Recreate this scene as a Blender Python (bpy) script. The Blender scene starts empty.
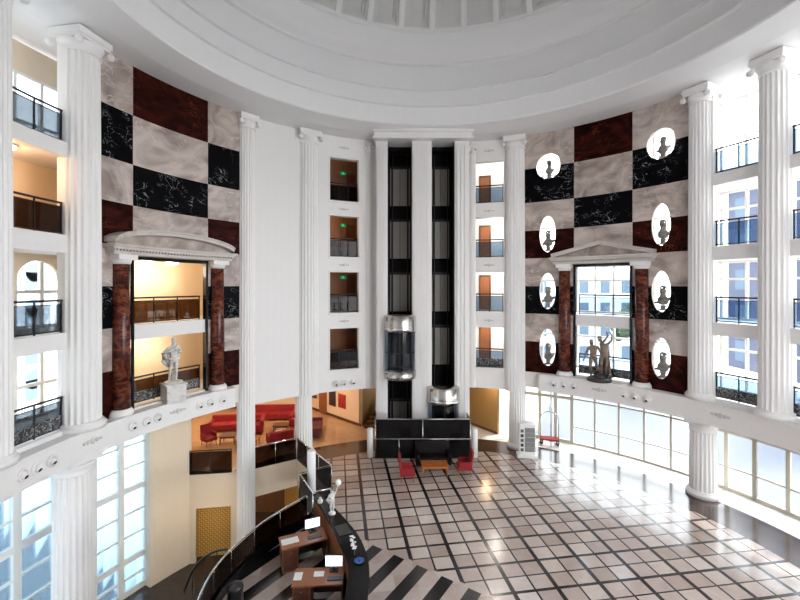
import bpy, bmesh, math, random
from mathutils import Vector, Matrix
from mathutils.geometry import tessellate_polygon
random.seed(7)
PI = math.pi
SC = bpy.context.scene
COL = SC.collection

# ------------------------------------------------------------------ camera, sky, exposure
EYE = 8.75
CX, CY = 1.57, 11.2          # centre of the round hall
FPX = 410.0
HOR = 286.0
cam = bpy.data.cameras.new('camera')
camo = bpy.data.objects.new('camera', cam)
COL.objects.link(camo)
camo.location = (0, 0, EYE)
camo.rotation_euler = (PI / 2, 0, 0)
cam.sensor_width = 36
cam.lens = FPX * 36 / 800
cam.shift_y = -(300 - HOR) / 800
cam.clip_start = 0.05
cam.clip_end = 400
SC.camera = camo

SC.view_settings.view_transform = 'Standard'
SC.view_settings.look = 'None'
SC.view_settings.gamma = 1
SC.view_settings.use_curve_mapping = False
SC.view_settings.exposure = 0.38

W = bpy.data.worlds.new('sky')
SC.world = W
W.use_nodes = True
wn = W.node_tree.nodes
wl = W.node_tree.links
bg = wn['Background']
tc = wn.new('ShaderNodeTexCoord')
sx = wn.new('ShaderNodeSeparateXYZ')
wl.new(tc.outputs['Generated'], sx.inputs[0])
cr = wn.new('ShaderNodeValToRGB')
cr.color_ramp.elements[0].position = 0.0
cr.color_ramp.elements[0].color = (1.0, 0.975, 0.945, 1)
cr.color_ramp.elements[1].position = 0.7
cr.color_ramp.elements[1].color = (0.86, 0.92, 1.0, 1)
wl.new(sx.outputs['Z'], cr.inputs[0])
gx = wn.new('ShaderNodeMapRange')      # the sky is brighter on the sunny side
gx.inputs['From Min'].default_value = -1; gx.inputs['From Max'].default_value = 1
gx.inputs['To Min'].default_value = 2.6; gx.inputs['To Max'].default_value = 7.6
wl.new(sx.outputs['X'], gx.inputs['Value']); wl.new(gx.outputs[0], bg.inputs[1])
wl.new(cr.outputs[0], bg.inputs[0])
bg.inputs[1].default_value = 5.6
SUN_DIR = Vector((-0.75, -0.30, -0.62))
sl = bpy.data.lights.new('sun', 'SUN')
sl.energy = 6.0
sl.angle = math.radians(4)
sl.color = (1.0, 0.95, 0.88)
so = bpy.data.objects.new('sun', sl)
so.rotation_euler = SUN_DIR.to_track_quat('-Z', 'Y').to_euler()
so.location = (40, 20, 40)
COL.objects.link(so)


# ------------------------------------------------------------------ geometry helpers
def P(az, r, z=0.0):
    a = math.radians(az)
    return Vector((CX + r * math.cos(a), CY + r * math.sin(a), z))


def azpx(x, r=12.0):
    """azimuth about the hall centre of the line of sight through column x at radius r"""
    u = (x - 400) / FPX
    A = u * u + 1
    B = -2 * (CX * u + CY)
    C = CX * CX + CY * CY - r * r
    Y = (-B + math.sqrt(B * B - 4 * A * C)) / (2 * A)
    a = math.degrees(math.atan2(Y - CY, u * Y - CX))
    return a + 360 if a < -90 else a


def at(x, y, z=0.0):
    Y = FPX * (EYE - z) / (y - HOR)
    return Vector(((x - 400) / FPX * Y, Y, z))


class MB:
    def __init__(s):
        s.v = []; s.f = []; s.m = []; s.mats = []
        s.sm = []

    def face(s, pts, mi=0, smooth=False):
        n = len(s.v)
        s.v += [tuple(p) for p in pts]
        s.f.append(list(range(n, n + len(pts))))
        s.m.append(mi); s.sm.append(smooth)

    def box(s, x0, x1, y0, y1, z0, z1, M=None, mi=0):
        c = [Vector((x, y, z)) for z in (z0, z1) for y in (y0, y1) for x in (x0, x1)]
        if M is not None:
            c = [M @ p for p in c]
        n = len(s.v)
        s.v += [tuple(p) for p in c]
        for q in ((0, 2, 3, 1), (4, 5, 7, 6), (0, 1, 5, 4), (2, 6, 7, 3), (0, 4, 6, 2), (1, 3, 7, 5)):
            s.f.append([n + i for i in q]); s.m.append(mi); s.sm.append(False)
        return s

    def tube(s, pts, r, seg=8, closed=False, mi=0):
        pts = [Vector(p) for p in pts]
        rings = []
        for i, p in enumerate(pts):
            if closed:
                t = pts[(i + 1) % len(pts)] - pts[i - 1]
            else:
                t = pts[min(i + 1, len(pts) - 1)] - pts[max(i - 1, 0)]
            t.normalize()
            up = Vector((0, 0, 1)) if abs(t.z) < 0.95 else Vector((1, 0, 0))
            a = t.cross(up).normalized(); b = a.cross(t)
            rr = r[i] if isinstance(r, (list, tuple)) else r
            n = len(s.v)
            s.v += [tuple(p + a * math.cos(k * 2 * PI / seg) * rr + b * math.sin(k * 2 * PI / seg) * rr) for k in range(seg)]
            rings.append(n)
        R = len(rings)
        for i in range(R if closed else R - 1):
            a0 = rings[i]; b0 = rings[(i + 1) % R]
            for k in range(seg):
                s.f.append([a0 + k, a0 + (k + 1) % seg, b0 + (k + 1) % seg, b0 + k]); s.m.append(mi); s.sm.append(True)
        if not closed:
            s.f.append([rings[0] + k for k in range(seg)][::-1]); s.m.append(mi); s.sm.append(False)
            s.f.append([rings[-1] + k for k in range(seg)]); s.m.append(mi); s.sm.append(False)
        return s

    def lathe(s, prof, seg=24, o=(0, 0, 0), M=None, mi=0, smooth=True, cap=True, a0=0.0, a1=360.0):
        o = Vector(o)
        full = abs(a1 - a0 - 360) < 1e-6
        cnt = seg if full else seg + 1
        n = len(s.v)
        for r, z in prof:
            for k in range(cnt):
                a = math.radians(a0 + (a1 - a0) * k / seg)
                p = Vector((r * math.cos(a), r * math.sin(a), z))
                if M is not None:
                    p = M @ p
                s.v.append(tuple(p + o))
        for i in range(len(prof) - 1):
            for k in range(seg):
                k2 = (k + 1) % cnt
                s.f.append([n + i * cnt + k, n + i * cnt + k2, n + (i + 1) * cnt + k2, n + (i + 1) * cnt + k])
                s.m.append(mi); s.sm.append(smooth)
        if cap and full:
            s.f.append([n + k for k in range(cnt)][::-1]); s.m.append(mi); s.sm.append(False)
            e = n + (len(prof) - 1) * cnt
            s.f.append([e + k for k in range(cnt)]); s.m.append(mi); s.sm.append(False)
        return s

    def ball(s, c, rx, ry=None, rz=None, seg=16, M=None, mi=0):
        ry = rx if ry is None else ry; rz = rx if rz is None else rz
        n = len(s.v); c = Vector(c)
        rows = max(6, seg // 2)
        for i in range(rows + 1):
            t = -PI / 2 + PI * i / rows
            for k in range(seg):
                a = 2 * PI * k / seg
                p = Vector((rx * math.cos(t) * math.cos(a), ry * math.cos(t) * math.sin(a), rz * math.sin(t)))
                if M is not None:
                    p = M @ p
                s.v.append(tuple(p + c))
        for i in range(rows):
            for k in range(seg):
                s.f.append([n + i * seg + k, n + i * seg + (k + 1) % seg, n + (i + 1) * seg + (k + 1) % seg, n + (i + 1) * seg + k])
                s.m.append(mi); s.sm.append(True)
        return s

    def prism(s, poly, z0, z1, mi=0):
        n = len(poly)
        b = [Vector((p[0], p[1], z0)) for p in poly]
        t = [Vector((p[0], p[1], z1)) for p in poly]
        tris = tessellate_polygon([b])
        for tr in tris:
            s.face([t[i] for i in tr], mi); s.face([b[i] for i in tr][::-1], mi)
        for i in range(n):
            j = (i + 1) % n
            s.face([b[i], b[j], t[j], t[i]], mi)
        return s

    def arcbox(s, az0, az1, r0, r1, z0, z1, step=2.0, mi=0):
        n = max(1, int(math.ceil(abs(az1 - az0) / step)))
        A = [az0 + (az1 - az0) * k / n for k in range(n + 1)]
        for k in range(n):
            a, b = A[k], A[k + 1]
            s.face([P(a, r0, z0), P(b, r0, z0), P(b, r0, z1), P(a, r0, z1)], mi)
            s.face([P(b, r1, z0), P(a, r1, z0), P(a, r1, z1), P(b, r1, z1)], mi)
            s.face([P(a, r0, z1), P(b, r0, z1), P(b, r1, z1), P(a, r1, z1)], mi)
            s.face([P(b, r0, z0), P(a, r0, z0), P(a, r1, z0), P(b, r1, z0)], mi)
        s.face([P(az0, r0, z0), P(az0, r0, z1), P(az0, r1, z1), P(az0, r1, z0)], mi)
        s.face([P(az1, r0, z0), P(az1, r1, z0), P(az1, r1, z1), P(az1, r0, z1)], mi)
        return s

    def arcgrid(s, azb, zb, fill, r0, r1, mat=lambda i, j: 0, step=2.0):
        """solid curved wall made of cells; a cell that is not filled is an opening"""
        na, nz = len(azb) - 1, len(zb) - 1
        F = lambda i, j: 0 <= i < na and 0 <= j < nz and fill(i, j)
        for i in range(na):
            n = max(1, int(math.ceil(abs(azb[i + 1] - azb[i]) / step)))
            A = [azb[i] + (azb[i + 1] - azb[i]) * k / n for k in range(n + 1)]
            for j in range(nz):
                if not F(i, j):
                    continue
                m = mat(i, j); z0, z1 = zb[j], zb[j + 1]
                for k in range(n):
                    a, b = A[k], A[k + 1]
                    s.face([P(a, r0, z0), P(b, r0, z0), P(b, r0, z1), P(a, r0, z1)], m)
                    s.face([P(b, r1, z0), P(a, r1, z0), P(a, r1, z1), P(b, r1, z1)], m)
                    if not F(i, j + 1):
                        s.face([P(a, r0, z1), P(b, r0, z1), P(b, r1, z1), P(a, r1, z1)], m)
                    if not F(i, j - 1):
                        s.face([P(b, r0, z0), P(a, r0, z0), P(a, r1, z0), P(b, r1, z0)], m)
                if not F(i - 1, j):
                    s.face([P(azb[i], r0, z0), P(azb[i], r0, z1), P(azb[i], r1, z1), P(azb[i], r1, z0)], m)
                if not F(i + 1, j):
                    s.face([P(azb[i + 1], r0, z0), P(azb[i + 1], r1, z0), P(azb[i + 1], r1, z1), P(azb[i + 1], r0, z1)], m)
        return s

    def obj(s, name, mats, parent=None, weld=False, bevel=0.0, loc=None, rotz=0.0):
        me = bpy.data.meshes.new(name)
        me.from_pydata(s.v, [], s.f)
        if not isinstance(mats, (list, tuple)):
            mats = [mats]
        for m in mats:
            me.materials.append(m)
        me.polygons.foreach_set('material_index', s.m)
        me.polygons.foreach_set('use_smooth', s.sm)
        bm = bmesh.new(); bm.from_mesh(me)
        bmesh.ops.remove_doubles(bm, verts=bm.verts, dist=0.0004)
        bmesh.ops.recalc_face_normals(bm, faces=bm.faces)
        if bevel > 0:
            es = [e for e in bm.edges if len(e.link_faces) == 2 and e.calc_face_angle(0) > 0.7]
            bmesh.ops.bevel(bm, geom=es, offset=bevel, segments=2, affect='EDGES', profile=0.6)
        bm.to_mesh(me); bm.free()
        me.update()
        o = bpy.data.objects.new(name, me)
        COL.objects.link(o)
        if parent is not None:
            o.parent = parent
        if loc is not None:
            o.location = loc
        o.rotation_euler.z = rotz
        return o


def tag(o, label, cat, group=None):
    o['label'] = label; o['category'] = cat
    if group:
        o['group'] = group
    return o


def thing(name, label, cat, loc=(0, 0, 0), rotz=0.0, group=None):
    o = bpy.data.objects.new(name, None)
    o.empty_display_size = 0.1
    COL.objects.link(o)
    o.location = loc; o.rotation_euler.z = rotz
    return tag(o, label, cat, group)


def struct(o):
    o['kind'] = 'structure'
    return o


def sname(name):
    return struct(thing0(name))


def thing0(name, loc=(0, 0, 0)):
    o = bpy.data.objects.new(name, None)
    o.empty_display_size = 0.1
    COL.objects.link(o); o.location = loc
    return o


def dup(root, loc, rotz, label, group=None):
    r = root.copy(); COL.objects.link(r)
    r.location = loc; r.rotation_euler = (0, 0, rotz); r['label'] = label
    if group:
        r['group'] = group
    for ch in list(root.children):
        c = ch.copy(); COL.objects.link(c); c.parent = r
        for g in list(ch.children):
            d = g.copy(); COL.objects.link(d); d.parent = c
    return r


# ------------------------------------------------------------------ material helpers
class E:
    """tiny expression builder over Math nodes"""
    nt = None

    def __init__(s, x):
        s.x = x

    @staticmethod
    def op(o, *a):
        n = E.nt.nodes.new('ShaderNodeMath'); n.operation = o
        for i, q in enumerate(a):
            if isinstance(q, E):
                q = q.x
            if isinstance(q, (int, float)):
                n.inputs[i].default_value = q
            else:
                E.nt.links.new(q, n.inputs[i])
        return E(n.outputs[0])

    def __add__(s, o): return E.op('ADD', s, o)
    def __sub__(s, o): return E.op('SUBTRACT', s, o)
    def __mul__(s, o): return E.op('MULTIPLY', s, o)
    def __truediv__(s, o): return E.op('DIVIDE', s, o)
    def __lt__(s, o): return E.op('LESS_THAN', s, o)
    def __gt__(s, o): return E.op('GREATER_THAN', s, o)
    def floor(s): return E.op('FLOOR', s)
    def frac(s): return E.op('FRACT', s)
    def sqrt(s): return E.op('SQRT', s)


def newmat(name):
    m = bpy.data.materials.new(name); m.use_nodes = True
    return m, m.node_tree, m.node_tree.nodes['Principled BSDF']


def mat(name, col, rough=0.5, metal=0.0, noise=0.0, scale=6.0, spec=0.5, bump=0.0, coat=0.0):
    m, nt, b = newmat(name)
    b.inputs['Base Color'].default_value = (*col, 1)
    b.inputs['Roughness'].default_value = rough
    b.inputs['Metallic'].default_value = metal
    b.inputs['Specular IOR Level'].default_value = spec
    b.inputs['Coat Weight'].default_value = coat
    t = nt.nodes.new('ShaderNodeTexCoord')
    n = nt.nodes.new('ShaderNodeTexNoise')
    n.inputs['Scale'].default_value = scale; n.inputs['Detail'].default_value = 4
    nt.links.new(t.outputs['Object'], n.inputs['Vector'])
    k = noise if noise > 0 else 0.04
    mx = nt.nodes.new('ShaderNodeMix'); mx.data_type = 'RGBA'
    mx.inputs[6].default_value = (*[c * (1 - k) for c in col], 1)
    mx.inputs[7].default_value = (*[min(1, c * (1 + k)) for c in col], 1)
    nt.links.new(n.outputs['Fac'], mx.inputs[0]); nt.links.new(mx.outputs[2], b.inputs['Base Color'])
    if bump > 0:
        bp = nt.nodes.new('ShaderNodeBump'); bp.inputs['Strength'].default_value = bump
        bp.inputs['Distance'].default_value = 0.01
        nt.links.new(n.outputs['Fac'], bp.inputs['Height']); nt.links.new(bp.outputs[0], b.inputs['Normal'])
    return m


def ramp(nt, src, stops):
    r = nt.nodes.new('ShaderNodeValToRGB')
    e = r.color_ramp.elements
    while len(e) < len(stops):
        e.new(0.5)
    for i, (p, c) in enumerate(stops):
        e[i].position = p; e[i].color = (*c, 1)
    nt.links.new(src, r.inputs[0])
    return r.outputs[0]


def marble(name, base, vein, dark, scale=0.5, dist=2.0, thin=0.05, rough=0.18, second=None, spec=0.5):
    """polished stone: soft clouds with thin veins"""
    m, nt, b = newmat(name)
    t = nt.nodes.new('ShaderNodeTexCoord')
    mp = nt.nodes.new('ShaderNodeMapping'); mp.inputs['Rotation'].default_value = (0.5, 0.7, 0.4)
    mp.inputs['Scale'].default_value = (1.0, 1.0, 1.6)
    nt.links.new(t.outputs['Object'], mp.inputs[0])
    n1 = nt.nodes.new('ShaderNodeTexNoise'); n1.inputs['Scale'].default_value = scale
    n1.inputs['Detail'].default_value = 7; n1.inputs['Distortion'].default_value = dist
    nt.links.new(mp.outputs[0], n1.inputs['Vector'])
    c = ramp(nt, n1.outputs['Fac'], [(0.32, dark), (0.5, base), (0.66, second or base)])
    n2 = nt.nodes.new('ShaderNodeTexNoise'); n2.inputs['Scale'].default_value = scale * 2.2
    n2.inputs['Detail'].default_value = 3; n2.inputs['Distortion'].default_value = dist * 0.8
    nt.links.new(mp.outputs[0], n2.inputs['Vector'])
    E.nt = nt
    d = E.op('ABSOLUTE', E(n2.outputs['Fac']) - 0.5)
    n3 = nt.nodes.new('ShaderNodeTexNoise'); n3.inputs['Scale'].default_value = scale * 1.3
    nt.links.new(t.outputs['Object'], n3.inputs['Vector'])
    msk = E.op('MULTIPLY', E.op('SUBTRACT', 1.0, E.op('MINIMUM', d / thin, 1.0)), E.op('MINIMUM', E.op('MAXIMUM', (E(n3.outputs['Fac']) - 0.45) * 6.0, 0.0), 1.0))
    mx = nt.nodes.new('ShaderNodeMix'); mx.data_type = 'RGBA'
    nt.links.new(msk.x, mx.inputs[0]); nt.links.new(c, mx.inputs[6]); mx.inputs[7].default_value = (*vein, 1)
    nt.links.new(mx.outputs[2], b.inputs['Base Color'])
    b.inputs['Roughness'].default_value = rough
    b.inputs['Specular IOR Level'].default_value = spec
    return m


def emit(name, col, s):
    m, nt, b = newmat(name)
    b.inputs['Base Color'].default_value = (*col, 1)
    b.inputs['Emission Color'].default_value = (*col, 1)
    b.inputs['Emission Strength'].default_value = s
    return m


def glass(name, tint, gloss=0.12, rough=0.02):
    m = bpy.data.materials.new(name); m.use_nodes = True
    nt = m.node_tree; nt.nodes.clear()
    o = nt.nodes.new('ShaderNodeOutputMaterial'); t = nt.nodes.new('ShaderNodeBsdfTransparent')
    g = nt.nodes.new('ShaderNodeBsdfGlossy'); g.inputs['Roughness'].default_value = rough
    t.inputs[0].default_value = (*tint, 1)
    f = nt.nodes.new('ShaderNodeFresnel'); f.inputs[0].default_value = 1.45
    E.nt = nt
    k = E.op('MINIMUM', E(f.outputs[0]) * gloss / 0.04 * 0.35, 1.0)
    x = nt.nodes.new('ShaderNodeMixShader')
    nt.links.new(k.x, x.inputs[0]); nt.links.new(t.outputs[0], x.inputs[1]); nt.links.new(g.outputs[0], x.inputs[2])
    nt.links.new(x.outputs[0], o.inputs[0])
    return m


M_white = mat('white_plaster', (0.81, 0.785, 0.775), 0.55, noise=0.02)
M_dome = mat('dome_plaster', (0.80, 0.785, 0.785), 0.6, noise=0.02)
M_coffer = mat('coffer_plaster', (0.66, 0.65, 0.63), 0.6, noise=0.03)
M_col = mat('column_plaster', (0.83, 0.81, 0.80), 0.45, noise=0.02)
M_beige = mat('beige_plaster', (0.80, 0.66, 0.50), 0.6, noise=0.03)
M_orange = mat('apricot_wall_paint', (0.88, 0.68, 0.45), 0.6, noise=0.03)
M_gold = mat('ochre_wall_panel', (0.38, 0.24, 0.09), 0.5, noise=0.06)
M_lwall = mat('peach_wall_paint', (0.82, 0.66, 0.50), 0.6, noise=0.03)
M_mar = marble('pale_rose_marble', (0.45, 0.37, 0.33), (0.64, 0.57, 0.53), (0.27, 0.21, 0.185), 0.5, 2.0, 0.03, 0.3, (0.61, 0.52, 0.47), 0.4)
M_blk = marble('black_veined_marble', (0.003, 0.003, 0.004), (0.50, 0.52, 0.55), (0.002, 0.002, 0.003), 1.0, 0.9, 0.008, 0.4, None, 0.04)
M_red = marble('dark_red_marble', (0.023, 0.004, 0.003), (0.13, 0.03, 0.016), (0.008, 0.0012, 0.001), 0.7, 2.0, 0.03, 0.4, (0.042, 0.008, 0.005), 0.04)
M_redc = marble('red_column_marble', (0.075, 0.015, 0.010), (0.26, 0.075, 0.035), (0.024, 0.006, 0.004), 1.6, 2.2, 0.05, 0.22, (0.2, 0.05, 0.028), 0.35)
M_ped = marble('portal_stone', (0.60, 0.54, 0.50), (0.66, 0.61, 0.57), (0.50, 0.44, 0.40), 0.8, 2.0, 0.04, 0.4)
M_blkm = mat('black_lacquer', (0.006, 0.006, 0.007), 0.15, spec=0.25)
M_shaft = mat('lift_shaft_black', (0.006, 0.006, 0.006), 0.5, spec=0.1)
M_metal = mat('brushed_steel', (0.52, 0.50, 0.48), 0.25, 1.0)
M_chrome = mat('chrome', (0.7, 0.7, 0.7), 0.1, 1.0)
M_ddoor = mat('lift_door_bronze', (0.30, 0.285, 0.26), 0.4, 0.2, noise=0.08, scale=2)
M_dark = mat('dark_bronze_metal', (0.02, 0.02, 0.024), 0.4, 0.5)
M_rail = glass('clear_rail_glass', (0.72, 0.78, 0.84), 0.10)
M_railb = glass('blue_rail_glass', (0.50, 0.60, 0.72), 0.12)
M_raild = glass('smoked_rail_glass', (0.26, 0.22, 0.20), 0.05)
M_railn = glass('bronze_rail_glass', (0.32, 0.23, 0.15), 0.06)
M_pane = glass('window_glass', (0.93, 0.96, 0.97), 0.05)
M_paneb = glass('tinted_window_glass', (0.70, 0.84, 0.93), 0.10)
M_frame = mat('white_window_frame', (0.80, 0.78, 0.74), 0.4)
M_frame2 = mat('cream_window_frame', (0.50, 0.46, 0.38), 0.4)
M_redf = mat('red_velvet', (0.24, 0.006, 0.010), 0.75, noise=0.15, scale=9, bump=0.2)
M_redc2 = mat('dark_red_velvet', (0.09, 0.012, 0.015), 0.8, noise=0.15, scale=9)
M_wood = mat('polished_brown_wood', (0.28, 0.10, 0.04), 0.3, noise=0.25, scale=3)
M_wood2 = mat('dark_brown_wood', (0.11, 0.04, 0.02), 0.35, noise=0.25, scale=3)
M_oak = mat('orange_oak_top', (0.38, 0.12, 0.035), 0.25, noise=0.2, scale=3)
M_black = mat('black_plastic', (0.012, 0.012, 0.014), 0.4)
M_blkf = mat('black_leather', (0.007, 0.005, 0.006), 0.5, spec=0.15)
M_paper = mat('white_paper', (0.8, 0.8, 0.78), 0.8)
M_stw = marble('white_statue_marble', (0.66, 0.64, 0.62), (0.75, 0.74, 0.72), (0.42, 0.40, 0.38), 3.0, 1.5, 0.05, 0.5)
M_stb = marble('brown_statue_bronze', (0.20, 0.145, 0.105), (0.34, 0.26, 0.2), (0.09, 0.06, 0.045), 3.0, 1.5, 0.06, 0.4)
M_stbase = mat('dark_statue_bronze', (0.035, 0.028, 0.025), 0.45, noise=0.4, scale=8, bump=0.6)
M_bust = marble('grey_bust_stone', (0.22, 0.20, 0.18), (0.32, 0.29, 0.26), (0.12, 0.11, 0.10), 3.0, 1.5, 0.06, 0.6)
M_hole = mat('nozzle_black', (0.005, 0.005, 0.005), 0.6)
M_brownw = mat('brown_corridor_wall', (0.20, 0.10, 0.05), 0.6, noise=0.1)
M_white2 = mat('corridor_white_paint', (0.84, 0.84, 0.83), 0.6)
M_facade = mat('white_facade', (0.62, 0.66, 0.70), 0.8)
M_fblue = mat('blue_window_shade', (0.09, 0.14, 0.20), 0.3)
M_bluew = mat('lavender_blue_render', (0.095, 0.105, 0.16), 0.8, noise=0.08, scale=0.4)
M_terr = mat('pale_terrace_stone', (0.11, 0.115, 0.14), 0.5, noise=0.05)
M_grass = mat('pale_gravel', (0.60, 0.60, 0.58), 0.9, noise=0.2)
M_leaf = mat('grey_green_leaves', (0.08, 0.12, 0.07), 0.8, noise=0.4, scale=4)
M_trunk = mat('tree_bark', (0.2, 0.14, 0.09), 0.9, noise=0.3)
M_screen = emit('lit_screen', (0.80, 0.90, 1.0), 1.1)
M_lamp = emit('lamp_warm', (1.0, 0.86, 0.62), 5.0)
M_exit = emit('exit_green', (0.02, 0.55, 0.12), 1.0)
M_blue = mat('blue_enamel', (0.03, 0.10, 0.32), 0.3)
M_artd = mat('dark_picture_print', (0.035, 0.03, 0.04), 0.4, noise=0.9, scale=5)
M_artr = mat('red_picture_print', (0.38, 0.03, 0.025), 0.4, noise=0.7, scale=5)


def pattern_mat():
    m, nt, b = newmat('gold_lattice_wallpaper')
    t = nt.nodes.new('ShaderNodeTexCoord'); s = nt.nodes.new('ShaderNodeSeparateXYZ')
    nt.links.new(t.outputs['Object'], s.inputs[0])
    E.nt = nt
    x, z = E(s.outputs['X']), E(s.outputs['Z'])
    u = ((x + z) * 5.0).frac(); v = ((x - z) * 5.0).frac()
    du = E.op('ABSOLUTE', u - 0.5); dv = E.op('ABSOLUTE', v - 0.5)
    k = E.op('MAXIMUM', (du < 0.14) * (dv > 0.14), (du < 0.5) * (dv < 0.10) * (du > 0.25))
    mx = nt.nodes.new('ShaderNodeMix'); mx.data_type = 'RGBA'
    nt.links.new(k.x, mx.inputs[0])
    mx.inputs[6].default_value = (0.78, 0.44, 0.10, 1); mx.inputs[7].default_value = (0.26, 0.13, 0.03, 1)
    nt.links.new(mx.outputs[2], b.inputs['Base Color']); b.inputs['Roughness'].default_value = 0.6
    return m


M_patt = pattern_mat()


def grille_mat():
    m, nt, b = newmat('scrollwork_panel')
    t = nt.nodes.new('ShaderNodeTexCoord'); n = nt.nodes.new('ShaderNodeTexNoise')
    n.inputs['Scale'].default_value = 3.5; n.inputs['Distortion'].default_value = 3.0; n.inputs['Detail'].default_value = 1
    nt.links.new(t.outputs['Object'], n.inputs[0])
    E.nt = nt
    k = E.op('ABSOLUTE', E(n.outputs['Fac']) - 0.5) < 0.035
    mx = nt.nodes.new('ShaderNodeMix'); mx.data_type = 'RGBA'
    nt.links.new(k.x, mx.inputs[0])
    mx.inputs[6].default_value = (0.015, 0.018, 0.022, 1); mx.inputs[7].default_value = (0.34, 0.34, 0.33, 1)
    nt.links.new(mx.outputs[2], b.inputs['Base Color']); b.inputs['Roughness'].default_value = 0.35
    return m


M_grille = grille_mat()

# floor: white marble squares between dark bands, diagonal stripes by the desk, dark ring, pale edge
GA = math.radians(-8.5)
GD0, GDP, GE0, GEP = 0.96, 0.664, 14.13, 0.61


def floor_mat():
    m, nt, b = newmat('lobby_marble_floor')
    t = nt.nodes.new('ShaderNodeTexCoord'); s = nt.nodes.new('ShaderNodeSeparateXYZ')
    nt.links.new(t.outputs['Object'], s.inputs[0])
    E.nt = nt
    x, y = E(s.outputs['X']), E(s.outputs['Y'])
    D = x * math.cos(GA) - y * math.sin(GA)
    Ev = y * math.cos(GA) + x * math.sin(GA)
    u = (D - GD0) / GDP + 100.0
    v = (Ev * -1.0 + GE0) / GEP + 100.0

    def lines(q):
        near = E.op('ROUND', q)
        d = E.op('ABSOLUTE', q - near)
        par = E.op('ABSOLUTE', (near * 0.5).frac())
        return near, d, par
    nu, du, pu = lines(u)
    nv, dv, pv = lines(v)
    wu = (pu < 0.25) * 0.055 + 0.045
    wv = (pv > 0.25) * 0.045 + 0.040
    grid = E.op('MAXIMUM', du < wu, dv < wv)
    # diagonal edge and stripes
    nn = x * -0.560 - y * 0.828
    tt = x * 0.828 - y * 0.560
    diag = nn > -11.04
    fs = ((tt + 8.51) / 0.874 + 60.0).frac()
    stripe = (fs < 0.46) * (nn > -10.95)
    dx = x - CX; dy = y - CY
    r = (dx * dx + dy * dy).sqrt()
    inner = r < 10.9
    band = (r > 10.9) * (r < 12.6)
    # colours
    tn = nt.nodes.new('ShaderNodeTexWhiteNoise'); tn.noise_dimensions = '2D'
    cb = nt.nodes.new('ShaderNodeCombineXYZ')
    nt.links.new(u.floor().x, cb.inputs[0]); nt.links.new(v.floor().x, cb.inputs[1]); nt.links.new(cb.outputs[0], tn.inputs['Vector'])
    ns = nt.nodes.new('ShaderNodeTexNoise'); ns.inputs['Scale'].default_value = 1.6; ns.inputs['Detail'].default_value = 6
    ns.inputs['Distortion'].default_value = 1.5
    nt.links.new(t.outputs['Object'], ns.inputs['Vector'])
    base = ramp(nt, (E(tn.outputs[0]) * 0.55 + E(ns.outputs['Fac']) * 0.45).x, [(0.15, (0.34, 0.255, 0.22)), (0.5, (0.45, 0.36, 0.32)), (0.85, (0.56, 0.48, 0.43))])

    def mixc(f, a, c):
        mx = nt.nodes.new('ShaderNodeMix'); mx.data_type = 'RGBA'
        nt.links.new(f.x if isinstance(f, E) else f, mx.inputs[0])
        for i, q in ((6, a), (7, c)):
            if isinstance(q, tuple):
                mx.inputs[i].default_value = (*q, 1)
            else:
                nt.links.new(q, mx.inputs[i])
        return mx.outputs[2]
    black = (0.012, 0.010, 0.011)
    dark = E.op('MAXIMUM', grid * (diag < 0.5), stripe)
    c = mixc(dark, base, black)
    brown = mixc(E(ns.outputs['Fac']), (0.03, 0.014, 0.010), (0.055, 0.035, 0.03))
    tan = mixc(E(ns.outputs['Fac']), (0.42, 0.25, 0.12), (0.62, 0.42, 0.25))
    pale = mixc(E(ns.outputs['Fac']), (0.60, 0.57, 0.54), (0.72, 0.70, 0.67))
    outer = mixc(x > 4.2, tan, pale)
    c2 = mixc(band, outer, brown)
    c3 = mixc(inner, c2, c)
    nt.links.new(c3, b.inputs['Base Color'])
    b.inputs['Roughness'].default_value = 0.17
    b.inputs['Specular IOR Level'].default_value = 0.7
    return m


M_floor = floor_mat()

# ------------------------------------------------------------------ shell: levels and walls
FL = [4.25, 7.30, 10.33, 13.35]      # gallery floors
TOP = 16.8
RW0, RW1 = 12.0, 12.35               # inner wall
RO = 14.3                            # outer wall

# lobby floor with the stair void cut out on the left
V_A = (-9.8, 19.1); V_B = (-7.06, 19.55); V_C = (-5.2, 20.75); V_D = (-2.93, 17.6); V_E = (-4.14, 16.85); V_F = (-3.25, 15.3)
CURVE = [(-3.9, 14.35), (-4.48, 13.35), (-4.85, 12.3), (-5.04, 11.4), (-5.03, 10.6), (-4.88, 9.8), (-4.5, 8.7), (-3.8, 7.5), (-2.8, 6.4), (-1.4, 5.4), (0.4, 4.8)]


def smooth_path(pts, n=4):
    out = []
    Q = [Vector((*p, 0)) if len(p) == 2 else Vector(p) for p in pts]
    for i in range(len(Q) - 1):
        p0 = Q[max(i - 1, 0)]; p1 = Q[i]; p2 = Q[i + 1]; p3 = Q[min(i + 2, len(Q) - 1)]
        for k in range(n):
            t = k / n
            out.append(0.5 * ((2 * p1) + (p2 - p0) * t + (2 * p0 - 5 * p1 + 4 * p2 - p3) * t * t + (3 * p1 - p0 - 3 * p2 + p3) * t ** 3))
    out.append(Q[-1])
    return out


curve_s = [(p.x, p.y) for p in smooth_path([V_F] + CURVE, 3)]
outline = [V_A, V_B, V_C, V_D, V_E] + curve_s + [(0.4, -2.0)]
outline += [tuple(P(a, 14.05)[:2]) for a in range(-75, 64, 3)]
outline += [(8.9, 33.0), (-18.6, 33.0)]
fl = MB(); fl.prism(outline, -0.35, 0.0)
o = struct(fl.obj('floor', [M_floor, M_beige]))
for p in o.data.polygons:
    if abs(p.normal.z) < 0.5 and p.center.x < 0.5:
        p.material_index = 1

# beige walls below the lounge edge down to the lower level
LOW = -4.2
wb = MB()


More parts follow.
